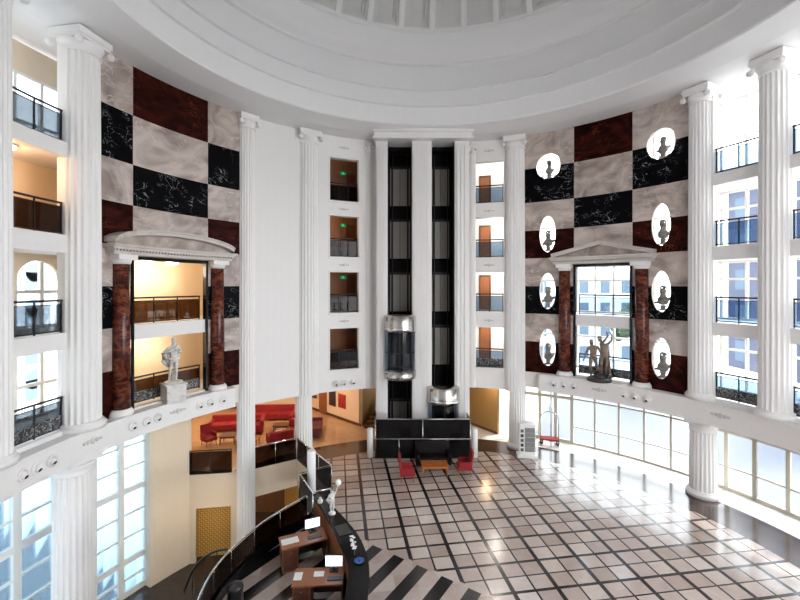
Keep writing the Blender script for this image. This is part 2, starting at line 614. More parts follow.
def vwall(mb, a, b, z0, z1, t=0.15, side=1, mi=0):
    a = Vector((*a[:2], 0)); b = Vector((*b[:2], 0)); d = (b - a).normalized(); n = Vector((-d.y, d.x, 0)) * t * side
    for q0, q1 in ((a, b),):
        c = [q0, q1, q1 + n, q0 + n]
        lo = [Vector((p.x, p.y, z0)) for p in c]; hi = [Vector((p.x, p.y, z1)) for p in c]
        mb.face(lo[::-1], mi); mb.face(hi, mi)
        for i in range(4):
            j = (i + 1) % 4
            mb.face([lo[i], lo[j], hi[j], hi[i]], mi)


vwall(wb, V_A, (-9.55, 19.14), LOW, -0.35)
vwall(wb, (-9.55, 19.14), (-8.0, 19.39), -1.65, -0.35)
vwall(wb, (-8.0, 19.39), V_B, LOW, -0.35)
vwall(wb, V_B, V_C, -1.35, -0.35)
vwall(wb, V_C, V_D, -1.0, -0.35)
struct(wb.obj('wall_lower', M_beige))
pw = MB(); vwall(pw, (-9.7, 19.6), (-7.5, 19.95), LOW, -0.36, 0.1)
struct(pw.obj('wall_patterned', M_patt))
pw2 = MB(); vwall(pw2, (-6.25, 22.2), (-4.9, 22.0), LOW, -0.36, 0.1)
struct(pw2.obj('wall_patterned_back', M_patt))
lw = MB(); vwall(lw, (-12.4, 23.5), (2.0, 23.5), LOW, -0.36, 0.15)
struct(lw.obj('wall_lower_back', M_brownw))
lf = MB(); lf.prism([tuple(P(a, 14.2)[:2]) for a in range(250, 141, -4)] + [(-9.9, 19.2), (-12.4, 23.6), (3, 23.6), (3, 0)], LOW - 0.2, LOW)
struct(lf.obj('floor_lower', mat('dark_lower_floor', (0.06, 0.045, 0.04), 0.15, noise=0.3)))

# outer wall (beige, left) at ground + lower level, between window and balcony
w = MB()
aL = azpx(148, RO); aR = math.degrees(math.atan2(19.1 - CY, -9.8 - CX))
w.arcbox(aR, aL, 13.85, 14.1, LOW, 3.3)
w.box(-9.95, -9.8, 19.1, 19.25, 0, 3.3)
w.arcbox(aL - 0.1, aL + 0.7, 13.86, 14.42, LOW, 3.3)
struct(w.obj('wall_left_beige', M_beige))

# ceiling and dome --------------------------------------------------
dome = MB()
prof = [(12.5, 16.8), (11.0, 16.86), (9.95, 17.02), (9.90, 17.08), (9.88, 17.9), (9.86, 17.93), (9.74, 17.94), (9.74, 18.02), (9.86, 18.05),
        (9.84, 18.74), (9.70, 18.76), (9.70, 18.84), (9.82, 18.87), (9.78, 19.93), (9.62, 19.96), (9.62, 20.06), (9.55, 20.12)]
prof2 = [(9.6 * math.cos(math.radians(q)), 17.5 + 9.6 * math.sin(math.radians(q))) for q in (16.6, 18, 19.5, 21, 22.5)]
dome.lathe(prof, 128, (CX, CY, 0), cap=False, smooth=False)
dome.lathe(prof2, 128, (CX, CY, 0), cap=False)
dome.lathe([prof[-1], prof2[0]], 128, (CX, CY, 0), cap=False)
NC = 36


def sph(az, el, rr=9.6):
    a = math.radians(az); e = math.radians(el)
    return Vector((CX + rr * math.cos(e) * math.cos(a), CY + rr * math.cos(e) * math.sin(a), 17.5 + rr * math.sin(e)))


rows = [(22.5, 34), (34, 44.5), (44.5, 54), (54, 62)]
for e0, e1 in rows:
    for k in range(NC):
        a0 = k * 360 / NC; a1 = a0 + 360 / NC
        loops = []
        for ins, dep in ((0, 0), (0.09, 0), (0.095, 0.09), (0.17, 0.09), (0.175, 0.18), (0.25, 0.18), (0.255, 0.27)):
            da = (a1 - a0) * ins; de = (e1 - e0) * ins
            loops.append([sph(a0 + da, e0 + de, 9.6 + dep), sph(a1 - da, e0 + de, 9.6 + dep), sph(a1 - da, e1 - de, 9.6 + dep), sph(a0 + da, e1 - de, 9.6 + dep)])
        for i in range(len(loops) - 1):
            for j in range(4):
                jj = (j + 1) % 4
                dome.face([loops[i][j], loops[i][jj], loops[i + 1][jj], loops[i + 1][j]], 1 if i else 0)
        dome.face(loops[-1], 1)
dome.lathe([(9.6 * math.cos(math.radians(q)), 17.5 + 9.6 * math.sin(math.radians(q))) for q in (62, 68, 75, 82, 89.9)], 36, (CX, CY, 0), cap=False)
for q in (22.5, 62):
    rq = 9.6 * math.cos(math.radians(q)); zq = 17.5 + 9.6 * math.sin(math.radians(q))
    dome.tube([(CX + rq * math.cos(k * PI / 64), CY + rq * math.sin(k * PI / 64), zq) for k in range(128)], 0.06, 6, closed=True)
dome.lathe([(10.6, 17.0)] + [(10.4 * math.cos(math.radians(q)), 17.5 + 10.4 * math.sin(math.radians(q))) for q in (0, 20, 40, 60, 75, 89.9)], 64, (CX, CY, 0), cap=False)  # unseen outer shell, added to stop sky light leaking through the dome seams
dome.lathe([(12.5, 16.9), (10.6, 17.2)], 64, (CX, CY, 0), cap=False)
struct(dome.obj('ceiling', [M_dome, M_coffer]))
roof = MB()
roof.lathe([(12.4, 16.86), (15, 16.86), (15, 17.3), (12.4, 17.3)], 96, (CX, CY, 0), cap=False)
struct(roof.obj('ceiling_gallery', M_white))

# gallery slabs ---------------------------------------------------------
for i, z in enumerate(FL):
    s = MB()
    if i == 0:
        s.arcbox(102.5, 192, RW0 + 0.02, 14.45, 3.35, z); s.arcbox(-12, 80.5, RW0 + 0.02, 14.45, 3.35, z)
    else:
        s.arcbox(102.5, 192, RW0 + 0.3, 14.45, z - 0.5, z); s.arcbox(-12, 80.5, RW0 + 0.3, 14.45, z - 0.5, z)
    struct(s.obj('floor_gallery', mat('gallery_slab_white', (0.78, 0.74, 0.70), 0.5) if i == 0 else bpy.data.materials['gallery_slab_white']))

# projecting ring (fascia) with its ledge
azL0 = azpx(235.5, 11.6)
azR0 = azpx(539, 11.6)
fa = MB()
for a0, a1 in ((azL0, 192), (-12, azR0)):
    fa.arcbox(a0, a1, 11.62, 12.4, 3.36, 4.10)
    fa.arcbox(a0, a1, 11.56, 12.38, 4.10, 4.17)
    fa.arcbox(a0, a1, 11.60, 12.3, 3.30, 3.36)
struct(fa.obj('trim_1', M_white))

# front wall with the two banks of openings
bl0, bl1 = azpx(358.5), azpx(330)
br0, br1 = azpx(503.5), azpx(475)
eL, eR = azpx(384), azpx(459)
zb = [3.08, FL[0], FL[0] + 2.2, FL[1], FL[1] + 2.2, FL[2], FL[2] + 2.2, FL[3], FL[3] + 2.3, TOP + 0.05]
w = MB()
azb = [eL, bl0, bl1, azpx(250)]
w.arcgrid(azb, zb, lambda i, j: not (i == 1 and j in (1, 3, 5, 7)), RW0, RW1)
azb = [azpx(524), br0, br1, eR]
w.arcgrid(azb, zb, lambda i, j: not (i == 1 and j in (1, 3, 5, 7)), RW0, RW1)
struct(w.obj('wall_front', M_white))

# marble walls with portals
RZ = [4.17, 4.33, 5.80, 7.28, 8.74, 10.22, 11.70, 13.20, 15.01, TOP + 0.05]
PATT = [['R', 'X', 'R'], ['R', 'X', 'R'], ['W', 'X', 'W'], ['K', 'X', 'K'], ['W', 'W', 'W'], ['R', 'W', 'R'], ['W', 'K', 'W'], ['K', 'W', 'K'], ['W', 'R', 'W']]
MI = {'W': 0, 'K': 1, 'R': 2, 'X': 0}
PT = 9.84


def marble_wall(name, azc, op0, op1):
    """azc: four tile borders; op0..op1: portal opening"""
    A = sorted(set(azc + [op0, op1]))
    Z = sorted(set(RZ + [PT]))
    m = MB()

    def fill(i, j):
        am = (A[i] + A[i + 1]) / 2; zm = (Z[j] + Z[j + 1]) / 2
        return not (op0 < am < op1 and zm < PT)

    def mt(i, j):
        am = (A[i] + A[i + 1]) / 2; zm = (Z[j] + Z[j + 1]) / 2
        c = 0 if am < azc[1] else (1 if am < azc[2] else 2)
        r = max(k for k in range(len(RZ) - 1) if RZ[k] < zm)
        return MI[PATT[r][c]]
    m.arcgrid(A, Z, fill, RW0, 12.16, mt, 1.6)
    return m.obj(name, [M_mar, M_blk, M_red])


Lp = (azpx(207), azpx(131))
Rp = (azpx(632), azpx(574))
lcols = [azpx(244), azpx(208), azpx(133), azpx(85)]
rcols = [azpx(696), azpx(632.5), azpx(574), azpx(518)]
wl_ = struct(marble_wall('wall_left_marble', lcols, *Lp))
wr_ = struct(marble_wall('wall_right_marble', rcols, *Rp))

OV = [(548.5, 166, 12.2, 12.6), (661, 143.5, 14.6, 15.2), (547.5, 234, 8, 18), (661, 224.5, 9.5, 21), (547.5, 291, 8, 18), (661, 291.5, 9.5, 20.5), (547.5, 347.5, 8, 18.5), (661, 358.5, 9.5, 20.5)]
ovals = []
cut = MB()
for (x, y, hx, hy) in OV:
    az = azpx(x); p = P(az, RW0)
    zc = EYE - (y - HOR) * p.y / FPX
    a1 = azpx(x - hx); a2 = azpx(x + hx)
    ha = math.radians(abs(a1 - a2) / 2) * RW0
    hz = hy * p.y / FPX
    ovals.append((az, zc, ha, hz))
    d = Vector((math.cos(math.radians(az)), math.sin(math.radians(az)), 0)); tg = Vector((-d.y, d.x, 0))
    N = 36
    rg = []
    for rr in (11.6, 12.8):
        c = P(az, rr, zc)
        rg.append([c + tg * ha * math.cos(2 * PI * k / N) + Vector((0, 0, hz * math.sin(2 * PI * k / N))) for k in range(N)])
    for k in range(N):
        k2 = (k + 1) % N
        cut.face([rg[0][k], rg[0][k2], rg[1][k2], rg[1][k]])
    cut.face(rg[0]); cut.face(rg[1][::-1])
co = cut.obj('cutter', M_frame)
md = wr_.modifiers.new('cut', 'BOOLEAN'); md.object = co; md.operation = 'DIFFERENCE'; md.solver = 'EXACT'
dg = bpy.context.evaluated_depsgraph_get()
nm = bpy.data.meshes.new_from_object(wr_.evaluated_get(dg))
wr_.modifiers.clear(); wr_.data = nm
bpy.data.objects.remove(co)

# side walls with the gallery openings between the big columns
zb4 = [4.17, 4.3, FL[1] - 0.5, FL[1], FL[2] - 0.55, FL[2], FL[3] - 0.6, FL[3] - 0.15, TOP + 0.05]


def side_wall(name, azb):
    m = MB()
    m.arcgrid(azb, zb4, lambda i, j: not (i % 2 == 1 and j in (1, 3, 5, 7)), RW0, RW1)
    return struct(m.obj(name, M_white))


LO = (azpx(67), azpx(11))      # left opening
side_wall('wall_left', [lcols[3], LO[0], LO[1], 187, 192])
RO1 = (azpx(760), azpx(713)); RO2 = (2.0, azpx(789))
side_wall('wall_right', [-12, -6, -2, RO2[0], RO2[1], RO1[0], RO1[1], rcols[0]] if False else [-6, RO2[0], RO2[1], RO1[0], RO1[1]])
m = MB(); m.arcgrid([RO1[1], rcols[0]], zb4, lambda i, j: True, RW0, RW1)
struct(m.obj('wall_right_jamb', M_white))

m = MB(); m.arcbox(194, 304, 12.6, 12.9, 0, 17.0, 3); m.arcbox(194, 304, 12.6, 12.9, LOW, 0, 3)  # unseen wall behind the camera, added and sized to block light from there
struct(m.obj('wall_rear_blocker', M_white))
# outer walls and partitions -------------------------------------------
def outer(name, a0, a1, z0, z1, M, r0=RO, t=0.2):
    m = MB(); m.arcbox(a0, a1, r0, r0 + t, z0, z1)
    return struct(m.obj(name, M))


def radial(name, az, z0, z1, M, r0=12.3, r1=14.4, t=0.6):
    m = MB(); m.arcbox(az - t / 2, az + t / 2, r0, r1, z0, z1)
    return struct(m.obj(name, M))


AW = azpx(66, RO)
apL = (azpx(231) - 1, AW)
outer('wall_gallery_left', apL[0], apL[1], FL[0], TOP, M_orange)
outer('wall_gallery_upper', AW, 192, FL[2], FL[3] - 0.5, M_orange, 14.1)
radial('wall_partition', apL[0], FL[0], TOP, M_orange)
radial('wall_partition', AW + 0.3, FL[0], FL[2] - .5, M_orange)
radial('wall_partition', AW + 0.3, FL[3], TOP, M_white)
outer('wall_gallery_front', 105.0, 121, FL[0], TOP, M_brownw)
radial('wall_partition', 120.5, FL[0], TOP, M_brownw)
radial('wall_partition', 105.3, FL[0], TOP, M_brownw)
outer('wall_gallery_bright', 65.8, 80, FL[0], TOP, M_white2)
radial('wall_partition', 66.2, FL[0], TOP, M_white2)
radial('wall_partition', 79.8, FL[0], TOP, M_white2)
M_slabw = bpy.data.materials['gallery_slab_white']


WN = [0]


def glazing(a0, a1, z0, z1, r=RO, n=4, trans=(), fw=0.06, M=M_frame, G=M_pane, sub=(), depth=0.12, arch=False):
    """curved window band: frame as one mesh, glass as its child"""
    WN[0] += 1
    root = thing0('window_%d' % WN[0]); struct(root)
    f = MB()
    daz = math.degrees(fw / r)
    rr0, rr1 = r - depth / 2, r + depth / 2
    for k in range(n + 1):
        a = a0 + (a1 - a0) * k / n
        f.arcbox(a - daz / 2, a + daz / 2, rr0, rr1, z0, z1)
    for z in (z0 + fw / 2, z1 - fw / 2) + tuple(trans):
        f.arcbox(a0, a1, rr0 + 0.01, rr1 - 0.01, z - fw / 2, z + fw / 2)
    for z in sub:
        f.arcbox(a0, a1, rr0 + 0.03, rr1 - 0.03, z - min(fw / 4, 0.035), z + min(fw / 4, 0.035))
    f.obj('window_frame', M, root)
    g = MB(); g.arcbox(a0, a1, r - 0.012, r + 0.012, z0 + fw, z1 - fw)
    g.obj('pane', G, root)
    return root


# left gallery windows
glazing(AW, 212, FL[0], FL[1] - 0.5, n=14, trans=(5.4,), fw=0.12)
glazing(AW, 212, FL[1], FL[2] - 0.5, n=14, trans=(8.55,), fw=0.12)
glazing(AW, 212, FL[3] - 0.5, TOP - 1.0, n=14, trans=(14.2,), fw=0.10)
outer('wall_gallery_left_top', AW, 212, TOP - 1.0, TOP, M_beige)
# arched head in front of the second-level window
ar = MB()
ac0, ac1 = azpx(59, 14.15), azpx(14, 14.15)
acm = (ac0 + ac1) / 2; hw = math.radians(ac1 - ac0) / 2 * 14.15
NS = 20
zsp = 8.85
tops = FL[2] - 0.5
for k in range(NS):
    t0 = -1 + 2 * k / NS; t1 = -1 + 2 * (k + 1) / NS
    h0 = zsp + 0.75 * math.sqrt(max(0, 1 - t0 * t0)); h1 = zsp + 0.75 * math.sqrt(max(0, 1 - t1 * t1))
    b0 = acm - t0 * (ac1 - ac0) / 2; b1 = acm - t1 * (ac1 - ac0) / 2
    for r_, fl_ in ((14.08, 0), (14.22, 1)):
        ar.face([P(b0, r_, h0), P(b1, r_, h1), P(b1, r_, tops), P(b0, r_, tops)])
    ar.face([P(b0, 14.08, h0), P(b1, 14.08, h1), P(b1, 14.22, h1), P(b0, 14.22, h0)])
ar.arcbox(AW + .1, ac0, 14.08, 14.22, FL[1], tops)
ar.arcbox(ac1, 186, 14.08, 14.22, FL[1], tops)
struct(ar.obj('wall_arched_window', M_beige))

# right gallery windows, one per level
for i, z in enumerate(FL):
    zt = (FL[i + 1] - 0.5) if i < 3 else TOP
    glazing(-42, 65.6, z, zt, n=29, trans=(z + 1.75,), fw=0.09)
# ground floor glazing on the right
gz = azpx(540, 14.05)
g1 = azpx(716, 14.05); g2 = azpx(752, 14.05)
n_g = 6
glazing(azpx(700, 14.05), azpx(572, 14.05), 0, 3.3, r=14.05, n=5, trans=(2.5,), sub=(0.95,), fw=0.09, M=M_frame2)
glazing(azpx(572, 14.05), 66, 0, 3.3, r=14.05, n=3, trans=(2.5,), fw=0.16, M=M_frame2)
glazing(azpx(755, 14.05), azpx(700, 14.05), 0, 3.3, r=14.05, n=2, trans=(2.5,), sub=(1.0,), fw=0.14, M=M_frame2)
glazing(-40, azpx(755, 14.05), 0, 3.3, r=14.05, n=14, trans=(2.5,), sub=(1.0,), fw=0.14, M=M_frame2)
# tall ground-floor windows on the left, two storeys
glazing(aL + 0.3, azpx(92, RO), LOW, 3.3, n=2, trans=(-2.75, 0.2, 2.95), sub=(-3.5, -1.75, -0.8, 1.15, 2.05), fw=0.22, G=M_paneb, depth=0.2)
glazing(azpx(92, RO), 192, LOW, 3.3, n=6, trans=(-2.75, 0.2, 2.95), sub=(-3.5, -1.75, -0.8, 1.15, 2.05), fw=0.26, G=M_paneb, depth=0.2)


# ------------------------------------------------------------------ columns
def fluted(rad, z0, z1, nf=20):
    mb = MB()
    seg = nf * 6
    rows_ = [z0, z1]
    n = len(mb.v)
    for z, k_ in ((z0, 1.0), (z0 + (z1 - z0) * 0.5, 0.975), (z1, 0.92)):
        for k in range(seg):
            a = 2 * PI * k / seg
            ph = (k % 6) / 6.0
            d = 0.0 if ph < 0.2 else 0.075 * math.sin((ph - 0.17) / 0.83 * PI)
            rr = rad * k_ * (1 - d)
            mb.v.append((rr * math.cos(a), rr * math.sin(a), z))
    for i in range(2):
        for k in range(seg):
            k2 = (k + 1) % seg
            mb.f.append([n + i * seg + k, n + i * seg + k2, n + (i + 1) * seg + k2, n + (i + 1) * seg + k]); mb.m.append(0); mb.sm.append(False)
    mb.f.append([n + k for k in range(seg)][::-1]); mb.m.append(0); mb.sm.append(False)
    mb.f.append([n + 2 * seg + k for k in range(seg)]); mb.m.append(0); mb.sm.append(False)
    return mb


def column(az, r, rad, z0, z1, label, cap=True, base=True, M=M_col):
    base = base and z0 != 3.1
    p = P(az, r, 0)
    t = thing('fluted_column', label, 'column', (p.x, p.y, z0), math.radians(az), 'white fluted columns')
    h = z1 - z0
    zs = 0.26 if base else 0.0
    ze = h - (0.55 if cap else 0.0)
    fluted(rad, zs, ze).obj('shaft', M, t)
    if base:
        b = MB()
        b.lathe([(rad * 1.22, 0.0), (rad * 1.22, 0.09), (rad * 1.24, 0.12), (rad * 1.20, 0.17), (rad * 1.08, 0.19), (rad * 1.1, 0.23), (rad * 1.02, 0.26)], 40)
        b.obj('base', M, t)
    if cap:
        c = MB()
        c.lathe([(rad * 0.93, ze - 0.12), (rad * 1.0, ze - 0.10), (rad * 1.0, ze - 0.05), (rad * 0.93, ze), (rad * 1.0, ze + 0.08), (rad * 1.12, ze + 0.2), (rad * 1.1, ze + 0.24)], 40)
        q = rad * 1.0
        c.box(-q, q, -q, q, h - 0.30, h - 0.2)
        c.box(-q * 1.06, q * 1.06, -q * 1.06, q * 1.06, h - 0.2, h)
        for sx_ in ((-1, 1) if z1 > 10 else ()):                      # volutes on the hall side
            for ang in (0, PI / 2, PI):
                Mv = Matrix.Rotation(ang, 4, 'Z')
                o_ = Mv @ Vector((-rad * 0.98, sx_ * rad * 1.0, ze + 0.12))
                R_ = Mv @ Matrix.Rotation(PI / 2, 4, 'Y')
                c.lathe([(0.04, -0.07), (0.10, -0.06), (0.12, 0), (0.10, 0.06), (0.04, 0.07)], 14, o_, R_)
        c.obj('capital', M, t)
    return t


column(azpx(81, 12.05), 12.05, 0.56, 4.17, TOP, 'tall white fluted column left of the left checkered marble wall')
column(azpx(-13, 12.05), 12.05, 0.50, 4.17, TOP, 'white fluted column cut by the left edge of the picture')
column(azpx(246, 12.1), 12.1, 0.42, LOW, TOP, 'slim white fluted column right of the left checkered wall, running down past the lounge balcony')
column(azpx(308, 12.15), 12.15, 0.55, 3.1, TOP, 'white fluted column between the blank white wall and the dark window bank')
column(azpx(515.5, 12.1), 12.1, 0.55, 3.1, TOP, 'white fluted column at the left edge of the right checkered wall')
column(azpx(701, 12.05), 12.05, 0.45, 4.17, TOP, 'white fluted column at the right edge of the right checkered wall')
column(azpx(776, 12.05), 12.05, 0.50, 4.17, TOP, 'white fluted column between the two rows of blue railings at far right')
column(azpx(73, 12.45), 12.45, 0.56, LOW, 3.34, 'broad white fluted column between the tall windows at lower left')
column(azpx(303.5, 12.2), 12.2, 0.46, 0, 3.1, 'white lower column standing on the lounge edge left of the picture wall', cap=False)
column(azpx(517, 12.15), 12.15, 0.44, 0, 3.1, 'white lower column standing behind the brochure rack', cap=False)
column(28.4, 12.7, 0.50, 0, 3.34, 'stout white column on the lobby floor in front of the glass wall')
# narrow pilasters beside the lift bay
for (x, lb) in ((369, 'narrow white pilaster just left of the lift bay'), (472.5, 'narrow white pilaster just right of the lift bay')):
    column(azpx(x, 12.05), 12.05, 0.2, 3.1, TOP, lb)

# ------------------------------------------------------------------ lift bay
bay = MB()
YF, YB = 21.85, 23.6
piers = [(-1.30, -0.66), (0.64, 1.70), (2.92, 3.72)]
for a, b in piers:
    bay.box(a, b, YF + 0.1, YB, 0, 16.55)
    bay.box(a + 0.06, b - 0.06, YF + 0.02, YF + 0.1, 0.3, 16.3)
    nst = 3 if b - a < 0.9 else 5
    for k in range(nst):
        w_ = (b - a - 0.2) / nst
        bay.box(a + 0.1 + k * w_ + 0.02, a + 0.1 + (k + 1) * w_ - 0.02, YF - 0.03, YF + 0.02, 0.4, 16.2)
bay.box(-1.42, 3.86, 21.45, YB, 16.50, 16.62)
bay.box(-1.36, 3.80, 21.55, YB, 16.62, 16.86)
bay.box(-1.44, 3.88, 21.40, 23.0, 16.86, 16.98)
struct(bay.obj('wall_lift_bay', M_white))
sh = MB()
sh.box(-0.7, 3.1, YB, YB + 0.2, 0, 17.0)
sh.box(-0.66, 0.64, 22.9, YB, 16.3, 16.5); sh.box(1.70, 2.92, 22.9, YB, 16.3, 16.5)
sh.box(2.885, 2.925, YF + 0.12, YB, 0, 16.5); sh.box(-0.665, -0.63, YF + 0.12, YB, 0, 16.5); sh.box(1.695, 1.72, YF + 0.12, YB, 0, 16.5); sh.box(0.62, 0.645, YF + 0.12, YB, 0, 16.5)
struct(sh.obj('wall_lift_shaft', M_shaft))
dn = 0
for xa, xb in ((-0.60, 0.60), (1.78, 2.86)):
    for z in [0.0] + FL:
        dn += 1
        r_ = thing0('door_%d' % dn); struct(r_)
        d = MB(); xm = (xa + xb) / 2
        d.box(xa + 0.03, xm - 0.01, YB - 0.05, YB - 0.01, z, z + 2.1); d.box(xm + 0.01, xb - 0.03, YB - 0.05, YB - 0.01, z, z + 2.1)
        d.obj('door_leaf', M_ddoor, r_)
        d = MB(); d.box(xa, xb, YB - 0.08, YB, z + 2.12, z + 2.26); d.box(xa + .1, xa + .16, YB - .1, YB - 0.05, z, z + 2.1); d.box(xb - .16, xb - .1, YB - .1, YB - .05, z, z + 2.1)
        d.obj('door_frame', M_dark, r_)
# guide rails of the shafts
for i, xa in enumerate((-0.45, 0.4, 1.95, 2.7)):
    g = MB(); g.box(xa, xa + 0.05, YB - 0.16, YB - 0.1, 0, 16.3)
    g.obj('guide_rail', M_dark); g = bpy.data.objects[-1] if False else None
for o in [q for q in bpy.data.objects if q.name.startswith('guide_rail')]:
    o.name = 'trim_2'; o['kind'] = 'structure'


def lift(xc, z0, label):
    t = thing('panoramic_lift', label, 'elevator', (xc, 21.9, z0), 0, 'glass lift cabins')
    def half(prof_, seg=20):
        m_ = MB()
        m_.lathe(prof_, seg, (0, 0, 0), None, cap=False, a0=180, a1=360)
        return m_
    R = 0.86
    hb = half([(0.0, 0.0), (R * 0.8, 0.0), (R * 0.98, 0.08), (R, 0.2), (R, 0.5), (0, 0.5)])
    hb.box(-R, R, 0, 0.6, 0.0, 0.5)
    hb.obj('cabin_base', M_metal, t)
    ht = half([(0, 2.55), (R, 2.55), (R, 2.75), (R, 3.35), (R * 0.9, 3.42), (0, 3.42)])
    ht.box(-R, R, 0, 0.6, 2.55, 3.4)
    ht.obj('cabin_canopy', M_metal, t)
    hp = MB()
    hp.lathe([(R + 0.012, 2.62), (R + 0.03, 2.66), (R + 0.03, 2.72), (R + 0.012, 2.76)], 20, cap=False, a0=180, a1=360)
    hp.obj('trim_ring', M_chrome, t)
    g = half([(R * 0.96, 0.5), (R * 0.96, 2.55)])
    g.obj('glass_wall', M_railb, t)
    fr = MB()
    for k in range(5):
        a = math.radians(180 + 180 * k / 4)
        fr.tube([(R * 0.97 * math.cos(a), R * 0.97 * math.sin(a), 0.5), (R * 0.97 * math.cos(a), R * 0.97 * math.sin(a), 2.55)], 0.022, 6)
    pts = [(R * 0.9 * math.cos(math.radians(180 + 180 * k / 16)), R * 0.9 * math.sin(math.radians(180 + 180 * k / 16)), 1.45) for k in range(17)]
    fr.tube(pts, 0.025, 6)
    fr.obj('cabin_frame', M_dark, t)
    bk = MB(); bk.box(-R * 0.95, R * 0.95, 0.5, 0.58, 0.5, 2.55); bk.box(-R * .95, R * .95, 0, .55, .5, .53)
    bk.obj('back_panel', M_shaft, t)
    return t


lift(0.0, 3.80, 'glass and steel lift cabin halfway up the left shaft')
lift(2.31, 0.02, 'steel topped lift cabin at the bottom of the right shaft')

# dark glass enclosure around the lift pit
t = thing('lift_enclosure', 'black glass enclosure with steel rails around the foot of the lifts', 'barrier', (1.15, 20.75, 0))
yb = 0.95
for nm_, (x0, x1) in (('glass_panel', (-2.38, 0.0)), ('glass_panel', (0.0, 2.38))):
    m = MB(); m.box(x0 + 0.02, x1 - 0.02, -0.01, 0.01, 0.05, 2.0)
    m.obj(nm_, M_blkm, t)
for x in (-2.38, 2.38):
    m = MB(); m.box(x - 0.01, x + 0.01, 0.02, 1.0, 0.05, 2.0)
    m.obj('glass_panel', M_blkm, t)
m = MB()
for z in (1.02, 2.02):
    m.tube([(-2.4, 1.0, z), (-2.4, -0.03, z), (2.4, -0.03, z), (2.4, 1.0, z)], 0.03, 8)
m.obj('handrail', M_metal, t)
for x in (-2.4, -1.2, 0.0, 1.2, 2.4):
    m = MB()
    m.tube([(x, -0.03, 0), (x, -0.03, 2.02 if x in (-2.4, 0.0, 2.4) else 1.0)], 0.022, 8)
    m.obj('post', M_metal, t)
m = MB(); m.box(-2.42, 2.42, -0.06, 0.06, 0, 0.06); m.obj('plinth', M_metal, t)


# ------------------------------------------------------------------ portals
def portal(name, label, a0, a1, kind):
    r0, r1 = 11.66, 12.0
    am = (a0 + a1) / 2
    t = thing(name, label, 'doorway surround', (0, 0, 0))
    cols = []
    # black frame
    f = MB()
    dz = 0.22
    f.arcbox(a0 - 0.1, a0 + 0.4, 11.94, 12.18, 4.2, PT); f.arcbox(a1 - 0.4, a1 + 0.1, 11.94, 12.18, 4.2, PT)
    f.arcbox(a0, a1, 11.94, 12.18, PT - 0.13, PT)
    f.obj('black_frame', M_blkm, t)
    ext = 4.6
    e = MB()
    e.arcbox(a0 - ext, a1 + ext, 11.62, 12.02, PT + 0.02, PT + 0.13, 1.5)
    e.arcbox(a0 - ext - 0.5, a1 + ext + 0.5, 11.52, 12.02, PT + 0.19, PT + 0.28, 1.5)
    e.arcbox(a0 - ext - 0.8, a1 + ext + 0.8, 11.42, 12.02, PT + 0.28, PT + 0.36, 1.5)
    e.obj('entablature', M_ped, t)
    d = MB()
    nd = 40
    for k in range(nd):
        a = a0 - ext - 0.3 + (a1 - a0 + 2 * ext + 0.6) * (k + 0.5) / nd
        d.arcbox(a - 0.16, a + 0.16, 11.57, 12.02, PT + 0.13, PT + 0.19)
    d.obj('dentils', M_ped, t)
    zb_ = PT + 0.36
    A0, A1 = a0 - ext - 0.3, a1 + ext + 0.3
    g = MB(); N = 28
    def prf(q):
        if kind == 'arch':
            return 0.49 * math.sqrt(max(0, 1 - (q * 0.985) ** 2)) ** 1.15
        return 0.54 * (1 - abs(q))
    for k in range(N):
        q0 = -1 + 2 * k / N; q1 = -1 + 2 * (k + 1) / N
        b0 = am + q0 * (A1 - A0) / 2; b1 = am + q1 * (A1 - A0) / 2
        h0 = zb_ + prf(q0); h1 = zb_ + prf(q1)
        th = 0.12
        for (ra, rb, dlo, dhi) in ((11.50, 12.0, 0.0, th), (11.42, 12.0, th, th + 0.06)):
            v = [P(b0, ra, h0 + dlo), P(b1, ra, h1 + dlo), P(b1, ra, h1 + dhi), P(b0, ra, h0 + dhi)]
            u = [P(b0, rb, h0 + dlo), P(b1, rb, h1 + dlo), P(b1, rb, h1 + dhi), P(b0, rb, h0 + dhi)]
            g.face(v); g.face(u[::-1])
            for i in range(4):
                j = (i + 1) % 4
                g.face([v[i], v[j], u[j], u[i]])
    g.obj('pediment_moulding', M_ped, t)
    y = MB()
    for k in range(N):
        q0 = -1 + 2 * k / N; q1 = -1 + 2 * (k + 1) / N
        b0 = am + q0 * (A1 - A0) / 2; b1 = am + q1 * (A1 - A0) / 2
        y.face([P(b0, 11.86, zb_), P(b1, 11.86, zb_), P(b1, 11.86, zb_ + prf(q1) + 0.02), P(b0, 11.86, zb_ + prf(q0) + 0.02)])
    y.obj('tympanum', M_mar, t)
    for a in (a0 - 2.1, a1 + 2.1):
        p = P(a, 11.93)
        c = MB(); c.lathe([(0.30, 4.42), (0.29, 6.8), (0.265, PT - 0.3)], 28, (p.x, p.y, 0)); c.obj('red_column', M_redc, t)
        c = MB(); c.lathe([(0.40, 4.18), (0.40, 4.26), (0.37, 4.33), (0.31, 4.42)], 28, (p.x, p.y, 0)); c.obj('column_base', M_col, t)
        c = MB(); c.lathe([(0.27, PT - 0.32), (0.31, PT - 0.26), (0.33, PT - 0.16)], 28, (p.x, p.y, 0))
        Mr = Matrix.Translation((p.x, p.y, 0)) @ Matrix.Rotation(math.radians(a), 4, 'Z')
        c.box(-0.36, 0.07, -0.36, 0.36, PT - 0.16, PT + 0.02, Mr); c.obj('column_capital', M_col, t)
    return t


portal('marble_portal', 'portal with dark red marble columns and a curved arch pediment on the left wall', Lp[0], Lp[1], 'arch')
portal('marble_portal', 'portal with dark red marble columns and a triangular pediment on the right wall', Rp[0], Rp[1], 'tri')
